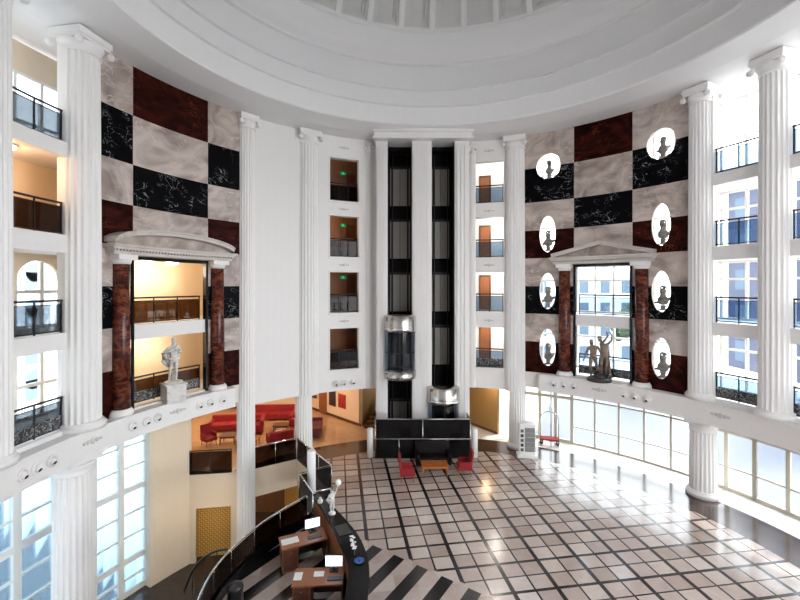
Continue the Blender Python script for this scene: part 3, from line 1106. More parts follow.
# floor band crossing the portals at the second gallery level
m = MB(); m.arcbox(Lp[0] + .4, Lp[1] - .4, 12.02, 12.34, 6.75, 7.30); m.arcbox(Rp[0] + .4, Rp[1] - .4, 12.02, 12.34, 6.75, 7.30)
struct(m.obj('trim_3', M_white))


# ------------------------------------------------------------------ gallery railings
def railing(az0, az1, z, label, glass_m, r=12.18, h=1.0, nposts=3, grille=False, cat='railing', group='gallery railings', M=M_dark):
    am = (az0 + az1) / 2
    t = thing('gallery_railing', label, cat, P(am, r, z), 0, group)
    base = P(am, r, z)

    def build(name, mb, mm):
        mb.v = [(v[0] - base.x, v[1] - base.y, v[2] - base.z) for v in mb.v]
        return mb.obj(name, mm, t)
    n = max(2, int(abs(az1 - az0) / 1.5))
    arc = lambda zz, rr=r: [P(az0 + (az1 - az0) * k / n, rr, zz) for k in range(n + 1)]
    m_ = MB(); m_.tube(arc(z + h), 0.035, 8); build('handrail', m_, M)
    m_ = MB(); m_.tube(arc(z + h - 0.12), 0.015, 6); build('rail_bar', m_, M)
    m_ = MB(); m_.tube(arc(z + 0.06), 0.025, 6); build('rail_bar', m_, M)
    for k in range(nposts):
        a = az0 + (az1 - az0) * k / (nposts - 1)
        a += 0.15 if k == 0 else (-0.15 if k == nposts - 1 else 0)
        m_ = MB(); p = P(a, r)
        m_.box(p.x - 0.018, p.x + 0.018, p.y - 0.018, p.y + 0.018, z, z + h); build('post', m_, M)
    m_ = MB(); m_.arcbox(az0, az1, r - 0.006, r + 0.006, z + (0.45 if grille else 0.08), z + h - 0.12); build('glass_panel', m_, glass_m)
    if grille:
        m_ = MB(); m_.arcbox(az0, az1, r - 0.012, r + 0.012, z + 0.06, z + 0.45); build('scroll_panel', m_, M_grille)
    return t


LV = ['lowest', 'second', 'third', 'top']
for i, z in enumerate(FL):
    zz = z if i < 3 else z - 0.15
    railing(LO[0], LO[1], zz if i else 4.3, 'dark gallery railing at far left, %s level between two white columns' % LV[i], M_raild if i == 2 else M_rail, grille=(i == 0))
    railing(bl0 + 0.1, bl1 - 0.1, z, 'dark glass railing in the %s opening of the dim window bank left of the lifts' % LV[i], M_raild, nposts=4)
    railing(br0 + 0.1, br1 - 0.1, z, 'glass railing in the %s opening of the bright window bank right of the lifts' % LV[i], M_railb, nposts=3, grille=(i == 0))
    railing(RO1[0], RO1[1], zz if i else 4.3, 'blue glass railing on the %s level right of the right checkered wall' % LV[i], M_railb, grille=(i == 0))
    railing(RO2[0], RO2[1], zz if i else 4.3, 'blue glass railing on the %s level, cut by the right edge of the picture' % LV[i], M_railb, nposts=4, grille=(i == 0))
    if i < 2:
        railing(Lp[0] + 0.7, Lp[1] - 0.7, z if i else 4.3, 'bronze glass railing in the left portal, %s level before the apricot wall' % ('lower' if i == 0 else 'upper'), M_railn, nposts=4, grille=(i == 0), r=12.3)
        railing(Rp[0] + 0.7, Rp[1] - 0.7, z if i else 4.3, 'clear glass railing in the right portal, %s level before the windows' % ('lower' if i == 0 else 'upper'), M_rail, nposts=4, grille=(i == 0), r=12.3)

# opening surrounds of the two banks
for (a0, a1) in ((bl0, bl1), (br0, br1)):
    for z in FL:
        m = MB()
        zt = z + 2.2 if z < 13 else z + 2.3
        m.arcbox(a0 - 0.35, a0 - 0.05, 11.96, 12.02, z - 0.06, zt + 0.06); m.arcbox(a1 + 0.05, a1 + 0.35, 11.96, 12.02, z - 0.06, zt + 0.06)
        m.arcbox(a0 - 0.35, a1 + 0.35, 11.95, 12.02, zt, zt + 0.09); m.arcbox(a0 - 0.45, a1 + 0.45, 11.92, 12.02, z - 0.1, z)
        o = struct(m.obj('trim_4', M_white))


# plaster ornaments (small relief scrolls)
def ornament(az, r, z, s=0.2):
    m = MB()
    c = P(az, r, z); d = Vector((-math.cos(math.radians(az)), -math.sin(math.radians(az)), 0)); tg = Vector((-d.y, d.x, 0))
    Mx = Matrix((( tg.x, d.x, 0, c.x), (tg.y, d.y, 0, c.y), (tg.z, d.z, 1, c.z), (0, 0, 0, 1)))
    for q, sz in ((-0.9, 0.16), (-0.5, 0.22), (0, 0.34), (0.5, 0.22), (0.9, 0.16)):
        m.ball(Mx @ Vector((q * s * 1.6, 0.0, 0)), s * 0.5 * (sz + 0.5), s * 0.15, s * sz * 1.6, 10, Mx.to_3x3().to_4x4())
    return struct(m.obj('trim_5', mat('ornament_plaster', (0.6, 0.58, 0.56), 0.6) if 'ornament_plaster' not in bpy.data.materials else bpy.data.materials['ornament_plaster']))


for x in (93, 178, 599, 720):
    ornament(azpx(x, 11.6), 11.6, 3.78)
for zc in (FL[0] + 2.6, FL[1] + 2.6, FL[2] + 2.6, 16.25):
    ornament((bl0 + bl1) / 2, 11.99, zc, 0.16)
    ornament((br0 + br1) / 2, 11.99, zc, 0.16)


# round air nozzles in the ring
def nozzle(x, z, r, label):
    az = azpx(x, r)
    p = P(az, r, z)
    t = thing('air_nozzle', label, 'air vent', p, math.radians(az) + PI, 'round air nozzles')
    Mr = Matrix.Rotation(PI / 2, 4, 'Y')
    m_ = MB(); m_.lathe([(0.175, -0.02), (0.175, 0.03), (0.15, 0.05), (0.12, 0.05), (0.12, -0.02)], 28, (0, 0, 0), Mr, cap=False)
    m_.obj('ring', M_white, t)
    m_ = MB(); m_.ball((0.0, 0, 0), 0.118, seg=18); m_.obj('ball', M_white, t)
    m_ = MB(); Mh = Matrix.Rotation(0.5, 4, 'Y') @ Mr
    m_.lathe([(0.055, 0.105), (0.05, 0.122), (0.0, 0.122)], 18, (0, 0, 0), Mh, cap=False); m_.obj('mouth', M_hole, t)
    return t


pos3 = ['left', 'middle', 'right']
for grp, (xs, r_, z_) in {'on the ledge under the far left railing': ((23, 37, 52), 11.6, 3.72), 'below the left red column, arched portal': ((133, 147, 158), 11.6, 3.75),
                          'below the right red column, arched portal': ((200, 211, 223), 11.6, 3.75), 'under the dim window bank': ((336, 344, 353.5), 11.94, 3.5),
                          'left below the bronze statue group': ((553.7, 564, 574), 11.6, 3.75), 'right below the bronze statue group': ((624, 635, 647), 11.6, 3.75)}.items():
    for k, x in enumerate(xs):
        nozzle(x, z_, r_, 'round white nozzle, %s one of three %s' % (pos3[k], grp))

# ------------------------------------------------------------------ corridor contents
# brown doors in the bright bank
for i, z in enumerate(FL):
    dn += 1
    r_ = thing0('door_%d' % dn); struct(r_)
    a0 = azpx(489.5, RO - 0.03); a1 = azpx(480.5, RO - 0.03)
    m = MB(); m.arcbox(a0, a1, RO - 0.06, RO - 0.02, z, z + 2.0); m.obj('door_leaf', M_oak if False else M_wood, r_)
    m = MB(); m.arcbox(a0 - 0.35, a0, RO - 0.09, RO, z, z + 2.1); m.arcbox(a1, a1 + 0.35, RO - 0.09, RO, z, z + 2.1); m.arcbox(a0 - .35, a1 + .35, RO - 0.09, RO, z + 2.0, z + 2.12)
    m.obj('door_frame', M_wood2, r_)
# lamps
def ceiling_lamp(p, label, power, col=(1.0, 0.80, 0.56), r=0.28, group='gallery ceiling lamps', cat='ceiling lamp'):
    t = thing('ceiling_lamp', label, cat, p, 0, group)
    m_ = MB(); m_.lathe([(r * 1.1, -0.04), (r * 1.1, 0.0)], 24); m_.obj('lamp_rim', M_metal, t)
    m_ = MB(); m_.lathe([(r, -0.04), (r * 0.95, -0.09), (r * 0.6, -0.14), (0.02, -0.16)], 24, cap=False); m_.obj('lamp_shade', M_lamp, t)
    l = bpy.data.lights.new('bulb', 'POINT'); l.energy = power; l.color = col; l.shadow_soft_size = 0.25
    lo = bpy.data.objects.new('bulb', l); COL.objects.link(lo); lo.parent = t; lo.location = (0, 0, -0.4)
    return t


ceiling_lamp(P(azpx(146, 13.3), 13.3, FL[1] + 2.5), 'glowing round ceiling lamp in the upper floor of the arched portal', 55, (1, .88, .72))
ceiling_lamp(P(azpx(152, 13.3), 13.3, FL[0] + 2.5), 'glowing round ceiling lamp in the lower floor of the arched portal', 50, (1, .88, .72))
ceiling_lamp(P(150, 13.3, FL[1] + 2.5), 'round ceiling lamp deeper inside the arched portal gallery', 25, (1, .88, .72))
ceiling_lamp(P(177.5, 12.95, FL[3] - 0.52), 'ceiling lamp of the apricot gallery room at far left', 40, (1, .58, .28))
for i, z in enumerate(FL):
    zt = (FL[i + 1] - 0.5) if i < 3 else TOP
    ceiling_lamp(P(72.5, 13.3, zt), 'round ceiling lamp in the bright corridor behind the right bank, %s level' % LV[i], 55, (1, 0.95, 0.88), group='bright corridor lamps')
    ceiling_lamp(P(116.5, 13.6, zt), 'small ceiling lamp in the dim corridor behind the left bank, %s level' % LV[i], 12 if i != 2 else 30, (1, 0.62, 0.32), 0.12, group='dim corridor lamps')
for i in (1, 2, 3):
    p = P(azpx(343, 13.6), 13.6, FL[i] + 1.95)
    t = thing('exit_sign', 'small green lit exit sign hanging in the dim left bank, %s level' % LV[i], 'exit sign', p, math.radians(azpx(343, 13.6)) + PI / 2, 'green exit signs')
    m = MB(); m.box(-0.22, 0.22, -0.02, 0.02, -0.1, 0.1); m.obj('sign_case', M_black, t)
    m = MB()
    m.ball((0.02, 0.03, 0.065), 0.025, 0.008, 0.025, 8)
    m.tube([(0.02, 0.03, 0.04), (0.0, 0.03, -0.02), (0.05, 0.03, -0.05), (0.04, 0.03, -0.085)], 0.014, 6)
    m.tube([(0.0, 0.03, -0.02), (-0.05, 0.03, -0.04), (-0.09, 0.03, -0.07)], 0.014, 6)
    m.tube([(-0.05, 0.03, 0.02), (0.01, 0.03, 0.03), (0.06, 0.03, 0.0)], 0.011, 6)
    m.obj('running_figure', M_exit, t)
    m = MB(); m.box(-0.19, 0.19, 0.02, 0.024, -0.08, 0.08); m.obj('sign_face', emit('exit_face', (0.0, 0.10, 0.03), 1.0) if 'exit_face' not in bpy.data.materials else bpy.data.materials['exit_face'], t)
    m = MB(); m.box(-0.01, 0.01, -0.01, 0.01, 0.1, 0.55); m.obj('hanger', M_black, t)
# wooden panels seen behind the dim bank
for i, z in enumerate(FL):
    m = MB(); m.arcbox(107.5, 109.6, RO - 0.05, RO - 0.01, z, z + 2.1); struct(m.obj('door_%d' % (dn + 1 + i), M_wood2))
dn += 4

# ------------------------------------------------------------------ lounge on the left
m = MB()
WA, WB_ = Vector((-6.4, 29.3, 0)), Vector((-2.45, 25.55, 0))
dirw = (WB_ - WA).normalized()


def lwall(mb, s0, s1, z0, z1, t=0.15):
    vwall(mb, WA + dirw * s0, WA + dirw * s1, z0, z1, t, 1)


Lw = (WB_ - WA).length
lwall(m, 0, Lw, 0, 3.6)
m.box(-16.4, -6.4, 29.3, 29.5, 0, 3.6)
struct(m.obj('wall_lounge', M_lwall))
m = MB(); lwall(m, -0.0, Lw + 0.02, 0, 0.16, -0.03); m.box(-16.3, -6.4, 29.25, 29.3, 0, 0.18)
struct(m.obj('baseboard_lounge', M_wood2))
# ochre return wall with the stairs
m = MB(); vwall(m, WB_, (-1.2, 29.4), 0, 3.6, 0.12, 1)
struct(m.obj('wall_stair', M_gold))
m = MB(); m.box(-18.6, 9, 33.0, 33.2, 0, 3.6)
struct(m.obj('wall_back', M_lwall))
m = MB(); vwall(m, (-9.9, 19.15), (-16.4, 29.4), LOW, 3.6, 0.15, -1)
struct(m.obj('wall_lounge_side', M_beige))
m = MB(); m.prism([(-16.6, 29.6), (-10.0, 19.1)] + [tuple(P(a, 12.5)[:2]) for a in range(144, 60, -4)] + [(9, 24), (9, 33), (-16.6, 33)], 3.36, 3.6)
struct(m.obj('ceiling_lounge', M_white2))
st = thing('staircase', 'dark stone stairs rising behind the ochre wall left of the lifts', 'stairs', (-1.6, 25.2, 0))
for k in range(9):
    m = MB(); m.box(-0.62 + 0.15 * k, 1.6, 0.3 * k, 0.3 * k + 0.33, 0, 0.17 * (k + 1)); m.obj('step', M_wood2, st)
    m = MB(); m.box(-0.62 + 0.15 * k, 1.6, 0.3 * k - 0.02, 0.3 * k + 0.02, 0.17 * (k + 1) - 0.02, 0.17 * (k + 1) + 0.01); m.obj('nosing', M_gold, st)
# door and pictures on the slanted wall
dn += 1
r_ = thing0('door_%d' % dn); struct(r_)
m = MB(); lwall(m, 1.1, 1.95, 0.0, 2.4, -0.05); m.obj('door_leaf', M_wood, r_)


def picture(s0, s1, z0, z1, M, label):
    p = WA + dirw * ((s0 + s1) / 2)
    nrm = Vector((dirw.y, -dirw.x, 0))
    t = thing('framed_picture', label, 'picture', (p + nrm * 0.02) + Vector((0, 0, (z0 + z1) / 2)), math.atan2(dirw.y, dirw.x), 'lounge pictures')
    hw_, hh = (s1 - s0) / 2, (z1 - z0) / 2
    m_ = MB(); m_.box(-hw_, hw_, -0.03, 0, -hh, hh); m_.obj('frame', M_wood2 if M is M_artd else M_artr, t)
    m_ = MB(); m_.box(-hw_ * .8, hw_ * .8, -0.04, -0.025, -hh * .85, hh * .85); m_.obj('print', M, t)


picture(2.25, 2.95, 0.72, 1.85, M_artd, 'tall dark framed picture on the slanted peach wall')
picture(3.25, 4.0, 0.78, 1.68, M_artr, 'red framed picture on the slanted peach wall, nearer the stairs')
picture(0.2, 0.8, 0.85, 1.4, M_artd, 'small dark framed picture left of the brown door on the peach wall')
sh_ = thing('wall_shelf', 'dark red wall shelf on brackets on the lounge wall above the sofas', 'shelf', (-10.4, 29.2, 1.75))
m = MB(); m.box(-1.6, 1.6, -0.35, 0.08, 0, 0.12); m.obj('shelf_board', M_wood, sh_)
for x in (-1.4, 0, 1.4):
    m = MB(); m.box(x - 0.06, x + 0.06, -0.25, 0.08, -0.5, 0); m.obj('bracket', M_wood2, sh_)
# ochre panel wall right of the lifts
m = MB(); vwall(m, (4.25, 26.3), (5.75, 24.15), 0, 3.5, 0.15, 1)
struct(m.obj('wall_ochre', M_gold))
m = MB(); vwall(m, (4.25, 26.3), (5.75, 24.15), 0, 0.15, -0.03, 1)
struct(m.obj('baseboard_ochre', M_wood2))


def point(name, loc, e, col, s=0.3):
    l = bpy.data.lights.new(name, 'POINT'); l.energy = e; l.color = col; l.shadow_soft_size = s
    o_ = bpy.data.objects.new(name, l); COL.objects.link(o_); o_.location = loc
    return o_


for (x, y, e) in ((-10, 24.5, 260), (-6.0, 24.9, 330), (-12, 25.5, 160)):
    ceiling_lamp(Vector((x, y, 3.36)), 'warm round lounge ceiling lamp %s' % {-10: 'above the red sofas', -6: 'above the sofa by the rail', -3.3: 'before the picture wall', -12: 'at the far left of the lounge'}[x if x != -6.0 else -6], e * 0.42, (1.0, 0.72, 0.48), group='lounge ceiling lamps')
ceiling_lamp(Vector((5.0, 23.8, 3.36)), 'warm ceiling lamp before the ochre wall right of the lifts', 35, (1.0, 0.7, 0.4))
ceiling_lamp(Vector((-8.2, 18.9 + 3.4, -0.36)), 'lamp on the lower floor ceiling behind the patterned wall', 60, (1.0, 0.7, 0.4), group='lower level lamps')
point('lower_fill', (-8.4, 17.9, -1.6), 26, (1.0, 0.78, 0.5), 0.8)  # bare fill light without a fixture, added to keep the lower level from going dark


def sofa(name, label, loc, rotz, w=1.9, seats=2, M=M_redf, hb=0.85, group='red lounge seats', cat='sofa'):
    t = thing(name, label, cat, loc, rotz, group)
    d = 0.9
    m_ = MB(); m_.box(-w / 2 + .04, w / 2 - .04, -d / 2 + 0.03, d / 2, 0.12, 0.32); m_.obj('seat_base', M, t, bevel=0.03)
    cw = (w - 0.4) / seats
    for k in range(seats):
        m_ = MB(); m_.box(-w / 2 + 0.2 + k * cw + .01, -w / 2 + 0.2 + (k + 1) * cw - .01, -d / 2, d / 2 - 0.2, 0.32, 0.47); m_.obj('seat_cushion', M, t, bevel=0.04)
    m_ = MB(); Mt = Matrix.Translation((0, d / 2 - 0.14, 0.32)) @ Matrix.Rotation(-0.12, 4, 'X')
    m_.box(-w / 2 + .02, w / 2 - .02, -0.1, 0.12, -0.1, hb - 0.32, Mt); m_.obj('backrest', M, t, bevel=0.06)
    for s in (-1, 1):
        m_ = MB(); m_.box(s * w / 2 - (0.2 if s > 0 else 0), s * w / 2 + (0.2 if s < 0 else 0), -d / 2, d / 2 - 0.05, 0.12, 0.62); m_.obj('armrest', M, t, bevel=0.06)
    for sx_ in (-1, 1):
        for sy in (-1, 1):
            m_ = MB(); m_.tube([(sx_ * (w / 2 - .1), sy * (d / 2 - .1), 0), (sx_ * (w / 2 - .12), sy * (d / 2 - .12), 0.14)], [0.02, 0.035], 8); m_.obj('leg', M_wood2, t)
    return t


def wing_chair(label, loc, rotz, M=M_redf, hb=1.15, group='red high-backed chairs'):
    t = thing('armchair', label, 'armchair', loc, rotz, group)
    w, d = 0.66, 0.66
    m_ = MB(); m_.box(-w / 2, w / 2, -d / 2, d / 2, 0.28, 0.46); m_.obj('seat', M, t, bevel=0.04)
    m_ = MB(); Mt = Matrix.Translation((0, d / 2 - 0.04, 0.42)) @ Matrix.Rotation(-0.12, 4, 'X')
    m_.box(-w / 2 + .02, w / 2 - .02, -0.05, 0.05, -0.05, hb - 0.42, Mt); m_.obj('backrest', M, t, bevel=0.04)
    for s in (-1, 1):
        m_ = MB(); x0 = s * w / 2; m_.box(min(x0, x0 - s * .07), max(x0, x0 - s * .07), -d / 2 + .08, d / 2, 0.4, 0.66); m_.obj('armrest', M, t, bevel=0.025)
    for sx_ in (-1, 1):
        for sy in (-1, 1):
            m_ = MB(); m_.tube([(sx_ * (w / 2 - .05), sy * (d / 2 - .05), 0), (sx_ * (w / 2 - .08), sy * (d / 2 - .08), 0.3)], [0.018, 0.035], 8); m_.obj('leg', M_oak, t)
    return t


def table(label, loc, rotz, w=1.2, d=0.7, h=0.45, M=M_oak, ML=M_oak, name='coffee_table', group=None):
    t = thing(name, label, 'table', loc, rotz, group)
    m_ = MB(); m_.box(-w / 2, w / 2, -d / 2, d / 2, h - 0.05, h); m_.obj('tabletop', M, t, bevel=0.012)
    m_ = MB(); m_.box(-w / 2 + .06, w / 2 - .06, -d / 2 + .06, d / 2 - .06, h - 0.13, h - 0.05); m_.obj('apron', ML, t)
    for sx_ in (-1, 1):
        for sy in (-1, 1):
            m_ = MB(); m_.tube([(sx_ * (w / 2 - .07), sy * (d / 2 - .07), 0), (sx_ * (w / 2 - .09), sy * (d / 2 - .09), h - 0.05)], [0.025, 0.04], 8); m_.obj('leg', ML, t)
    return t


# lobby seating by the lifts
wing_chair('red high-backed chair left of the coffee table before the lifts', at(407.5, 480), PI / 2)
wing_chair('red high-backed chair right of the coffee table before the lifts', at(464, 474), -PI / 2)
table('low orange wood table between the two red chairs', at(434.5, 473), 0.03, 1.25, 0.75)
sofa('sofa', 'black leather sofa behind the low table, backing onto the dark glass', at(433, 464), 0.02, 1.75, 2, M_blkf, 1.0, None)

# lounge sofas and chairs
def on(x, y):
    v = at(x, y); return v


sofa('sofa', 'long red sofa at the back of the lounge below the shelf', on(274, 419), 0.05, 2.9, 3)
sofa('sofa', 'red sofa beside the wing chair, half hidden by the slim column', on(229, 430), 0.1, 2.2, 2)
sofa('armchair', 'red tub armchair on the left side of the lounge group', on(256, 432), -1.3, 1.4, 1, cat='armchair')
sofa('armchair', 'red tub armchair with a light cushion nearest the glass rail', on(280, 444), -2.6, 1.35, 1, cat='armchair')
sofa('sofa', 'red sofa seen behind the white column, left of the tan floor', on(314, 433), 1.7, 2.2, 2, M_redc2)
sofa('sofa', 'red sofa at the right of the lounge group before the white column', on(300, 424.5), 1.5, 1.7, 2)
wing_chair('red chair standing alone above the small balcony', on(209, 445), 0.9, hb=1.1)
table('small dark table with plants between the red lounge sofas', on(229, 443), 0.1, 0.9, 0.8, 0.5, M_wood2, M_wood2, group='lounge tables')
table('low orange table beside the glass rail in the lounge', on(248, 446), 0.1, 1.2, 0.8, 0.45, M_oak, M_wood, group='lounge tables')
table('dark low table in the middle of the red sofas', on(281, 431.5), 0.1, 0.9, 0.7, 0.45, M_wood2, M_wood2, group='lounge tables')
m = MB(); m.box(-0.2, 0.2, -0.07, 0.07, 0, 0.32)
cu = m.obj('cushion', M_paper, None, bevel=0.05, loc=on(280, 444) + Vector((-0.05, -0.1, 0.475)), rotz=-2.6)
tag(cu, 'pale cushion lying on the red tub armchair nearest the glass rail', 'cushion')


# ------------------------------------------------------------------ lobby rails
def path_rail(label, pts, name='glass_railing', h=1.05, G=M_raild, post_every=1, top=M_chrome, ctop=True, group='lobby railings'):
    c = Vector((*pts[0][:2], 0))
    t = thing(name, label, 'railing', c, 0, group)
    Q = [Vector((p[0], p[1], 0)) - c for p in pts]
    m_ = MB(); m_.tube([q + Vector((0, 0, h)) for q in Q], 0.03, 8); m_.obj('handrail', top, t)
    m_ = MB()
    for i in range(len(Q) - 1):
        vwall(m_, Q[i], Q[i + 1], 0.06, h - 0.06, 0.016)
    m_.obj('glass_panel', G, t)
    m_ = MB()
    for i in range(len(Q) - 1):
        vwall(m_, Q[i] , Q[i + 1], -0.06, 0.08, 0.06)
    m_.obj('base_rail', M_blkm, t)
    for i in range(0, len(Q), post_every):
        m_ = MB(); m_.tube([Q[i], Q[i] + Vector((0, 0, h))], 0.018, 6); m_.obj('post', top, t)
    return t


def sub(pts, n):
    out = []
    for i in range(len(pts) - 1):
        for k in range(n):
            out.append(tuple(pts[i][j] + (pts[i + 1][j] - pts[i][j]) * k / n for j in (0, 1)))
    out.append(pts[-1])
    return out


path_rail('smoked glass railing with grille on the small lounge balcony at left', sub([V_A, (-7.95, 19.36)], 2), top=M_dark, G=M_raild, name='balcony_railing')
path_rail('smoked glass railing along the lounge edge between the two white columns', sub([(-7.0, 19.6), (-5.25, 20.72)], 2))
path_rail('black glass railing slanting from the lower column to the corner of the stripes', sub([V_C, (-2.95, 17.62)], 3))
path_rail('black glass railing of the small corner landing', [(-2.95, 17.58), V_E, V_F, (-2.63, 15.6)])
cr_ = smooth_path([V_F] + CURVE, 3)
path_rail('long curved glass railing behind the reception, sweeping down to the left', [(p.x, p.y) for p in cr_[1:]], post_every=3, name='curved_railing')
m = MB()
inn = smooth_path([V_F] + CURVE, 3)
for i in range(len(inn) - 1):
    vwall(m, (inn[i].x + 0.08, inn[i].y), (inn[i + 1].x + 0.08, inn[i + 1].y), 0, 0.30, -0.12)
struct(m.obj('trim_6', M_blkm))
# rail of the stairs down to the lower level, in front of the patterned wall
m = MB()
pp = [(-9.1, 17.3, -4.1), (-8.7, 17.2, -3.2), (-8.1, 17.0, -2.5), (-7.5, 16.8, -2.1), (-7.0, 16.6, -1.9)]
m.tube(smooth_path(pp, 4), 0.05, 8)
for p in pp:
    m.tube([(p[0], p[1], LOW), p], 0.02, 6)
tag(m.obj('stair_handrail', M_dark), 'dark curving stair handrail in front of the gold patterned wall', 'railing')


# ------------------------------------------------------------------ reception
outp = [(-3.05, 15.15), (-2.26, 14.12), (-1.36, 12.72), (-0.94, 11.64), (-0.80, 10.76), (-0.80, 9.9), (-0.95, 8.9), (-1.3, 7.8)]
inp = [(-3.1, 14.75), (-2.62, 13.9), (-1.95, 12.5), (-1.55, 11.6), (-1.38, 10.9), (-1.36, 9.9), (-1.5, 9.0), (-1.85, 8.0)]
so_ = [(p.x, p.y) for p in smooth_path(outp, 5)]; si_ = [(p.x, p.y) for p in smooth_path(inp, 5)]
t = thing('reception_counter', 'curved black reception counter facing the tiled floor', 'reception counter', (0, 0, 0))
def strip(a, b, z0, z1, name, M):
    m_ = MB()
    for i in range(len(a) - 1):
        q = [a[i], a[i + 1], b[i + 1], b[i]]
        lo = [Vector((*p, z0)) for p in q]; hi = [Vector((*p, z1)) for p in q]
        m_.face(hi); m_.face(lo[::-1]); m_.face([lo[0], lo[1], hi[1], hi[0]]); m_.face([lo[3], lo[2], hi[2], hi[3]][::-1])
        if i == 0:
            m_.face([lo[0], hi[0], hi[3], lo[3]])
        if i == len(a) - 2:
            m_.face([lo[1], lo[2], hi[2], hi[1]])
    return m_.obj(name, M, t)
mid = [(a[0] * .88 + b[0] * .12, a[1] * .88 + b[1] * .12) for a, b in zip(so_, si_)]
mid2 = [(a[0] * .72 + b[0] * .28, a[1] * .72 + b[1] * .28) for a, b in zip(so_, si_)]
strip(so_, si_, 1.06, 1.12, 'countertop', M_blkm)
strip(mid, mid2, 0.0, 1.06, 'front_panel', M_blkm)
inn1 = [(b[0] + (b[0] - a[0]) * 0.02, b[1]) for a, b in zip(so_, si_)]
inn2 = [(b[0] * .93 + a[0] * .07, b[1] * .93 + a[1] * .07) for a, b in zip(so_, si_)]
strip(inn2, inn1, 0.0, 1.06, 'inner_panel', M_wood)


def desk(label, p, ang, w=1.45):
    t = thing('reception_desk', label, 'desk', p, ang, 'wooden reception desks')
    m_ = MB(); m_.box(0, w, -0.35, 0.35, 0.71, 0.76); m_.obj('desktop', M_wood, t, bevel=0.008)
    m_ = MB(); m_.box(0.03, 0.50, -0.32, 0.32, 0.0, 0.71); m_.obj('drawer_cabinet', M_wood, t)
    for k in range(3):
        dd = MB(); dd.box(0.06, 0.47, -0.345, -0.32, 0.06 + k * 0.215, 0.25 + k * 0.215)
        do = dd.obj('drawer', M_wood2, t)
        kk = MB(); kk.ball((0.265, -0.36, 0.16 + k * 0.215), 0.018, seg=8); kk.obj('knob', M_metal, do)
    m_ = MB(); m_.box(w - 0.04, w, -0.32, 0.32, 0, 0.71); m_.obj('side_panel', M_wood2, t)
    m_ = MB(); m_.box(0.5, w - .04, 0.28, 0.31, 0.1, 0.71); m_.obj('modesty_panel', M_black, t)
    return t


pA = Vector((-3.72, 12.72, 0)); aA = 0.42
pB = Vector((-2.92, 11.25, 0)); aB = 0.06
desk('wooden reception desk with drawers, the one further back', pA, aA, 1.42)
desk('wooden reception desk with drawers, the nearer one', pB, aB, 1.36)


def monitor(label, p, ang):
    t = thing('monitor', label, 'computer monitor', p, ang, 'reception monitors')
    m_ = MB(); m_.box(-0.25, 0.25, -0.015, 0.02, 0.12, 0.44); m_.obj('bezel', M_black, t)
    m_ = MB(); m_.box(-0.235, 0.235, -0.02, -0.014, 0.135, 0.425); m_.obj('screen', M_screen, t)
    m_ = MB(); m_.box(-0.03, 0.03, 0.0, 0.03, 0, 0.15); m_.box(-0.12, 0.12, -0.08, 0.1, 0, 0.015); m_.obj('stand', M_black, t)


def local(p, a, x, y, z):
    return p + Vector((x * math.cos(a) - y * math.sin(a), x * math.sin(a) + y * math.cos(a), z))


monitor('computer monitor with lit white screen on the further desk', local(pA, aA, 1.05, 0.22, 0.76), aA)
monitor('computer monitor with lit white screen on the nearer desk', local(pB, aB, 1.08, 0.2, 0.76), aB - 0.05)
for (pp_, aa, x, y, lb, kb) in ((pA, aA, 1.05, -0.1, 'black keyboard before the monitor on the further desk', 1), (pB, aB, 1.15, -0.12, 'black keyboard before the monitor on the nearer desk', 1)):
    m = MB(); m.box(-0.22, 0.22, -0.08, 0.08, 0, 0.02)
    tag(m.obj('keyboard', M_black, None, loc=local(pp_, aa, x, y, 0.761), rotz=aa), lb, 'keyboard')
for (pp_, aa, x, y, w_, d_, lb) in ((pA, aA, 0.3, 0.0, 0.52, 0.3, 'long white paper sheet on the further desk'), (pB, aB, 0.12, 0.02, 0.22, 0.3, 'white paper at the left end of the nearer desk'), (pB, aB, 0.68, 0.08, 0.28, 0.2, 'white paper beside the monitor on the nearer desk')):
    m = MB(); m.box(-w_ / 2, w_ / 2, -d_ / 2, d_ / 2, 0, 0.012)
    tag(m.obj('paper', M_paper, None, loc=local(pp_, aa, x, y, 0.761), rotz=aa), lb, 'paper', 'papers on the desks')
m = MB(); m.lathe([(0.2, 0), (0.22, 0.05), (0.20, 0.62), (0.22, 0.66), (0.2, 0.72), (0.12, 0.78), (0.02, 0.8)], 24)
tag(m.obj('waste_bin', M_black, None, loc=(-4.42, 11.0, 0)), 'black rounded bin standing beside the curved railing', 'bin')


# ------------------------------------------------------------------ figures
def skin_mesh(name, joints, edges, M, parent=None, sub_=2, loc=None, rotz=0, root=None):
    me = bpy.data.meshes.new(name)
    keys = list(joints)
    me.from_pydata([joints[k][0] for k in keys], [(keys.index(a), keys.index(b)) for a, b in edges], [])
    ob = bpy.data.objects.new(name, me); COL.objects.link(ob)
    sk = ob.modifiers.new('s', 'SKIN'); sk.use_smooth_shade = True
    for i, k in enumerate(keys):
        r = joints[k][1]
        me.skin_vertices[0].data[i].radius = (r, r) if not isinstance(r, tuple) else r
        me.skin_vertices[0].data[i].use_root = (k == (root or keys[0]))
    sb = ob.modifiers.new('d', 'SUBSURF'); sb.levels = sub_; sb.render_levels = sub_
    dg_ = bpy.context.evaluated_depsgraph_get()
    nm_ = bpy.data.meshes.new_from_object(ob.evaluated_get(dg_)); nm_.name = name
    bpy.data.objects.remove(ob)
    nm_.materials.clear(); nm_.materials.append(M)
    for p in nm_.polygons:
        p.use_smooth = True
    o_ = bpy.data.objects.new(name, nm_); COL.objects.link(o_)
    if parent is not None:
        o_.parent = parent
    if loc is not None:
        o_.location = loc
    o_.rotation_euler.z = rotz
    return o_


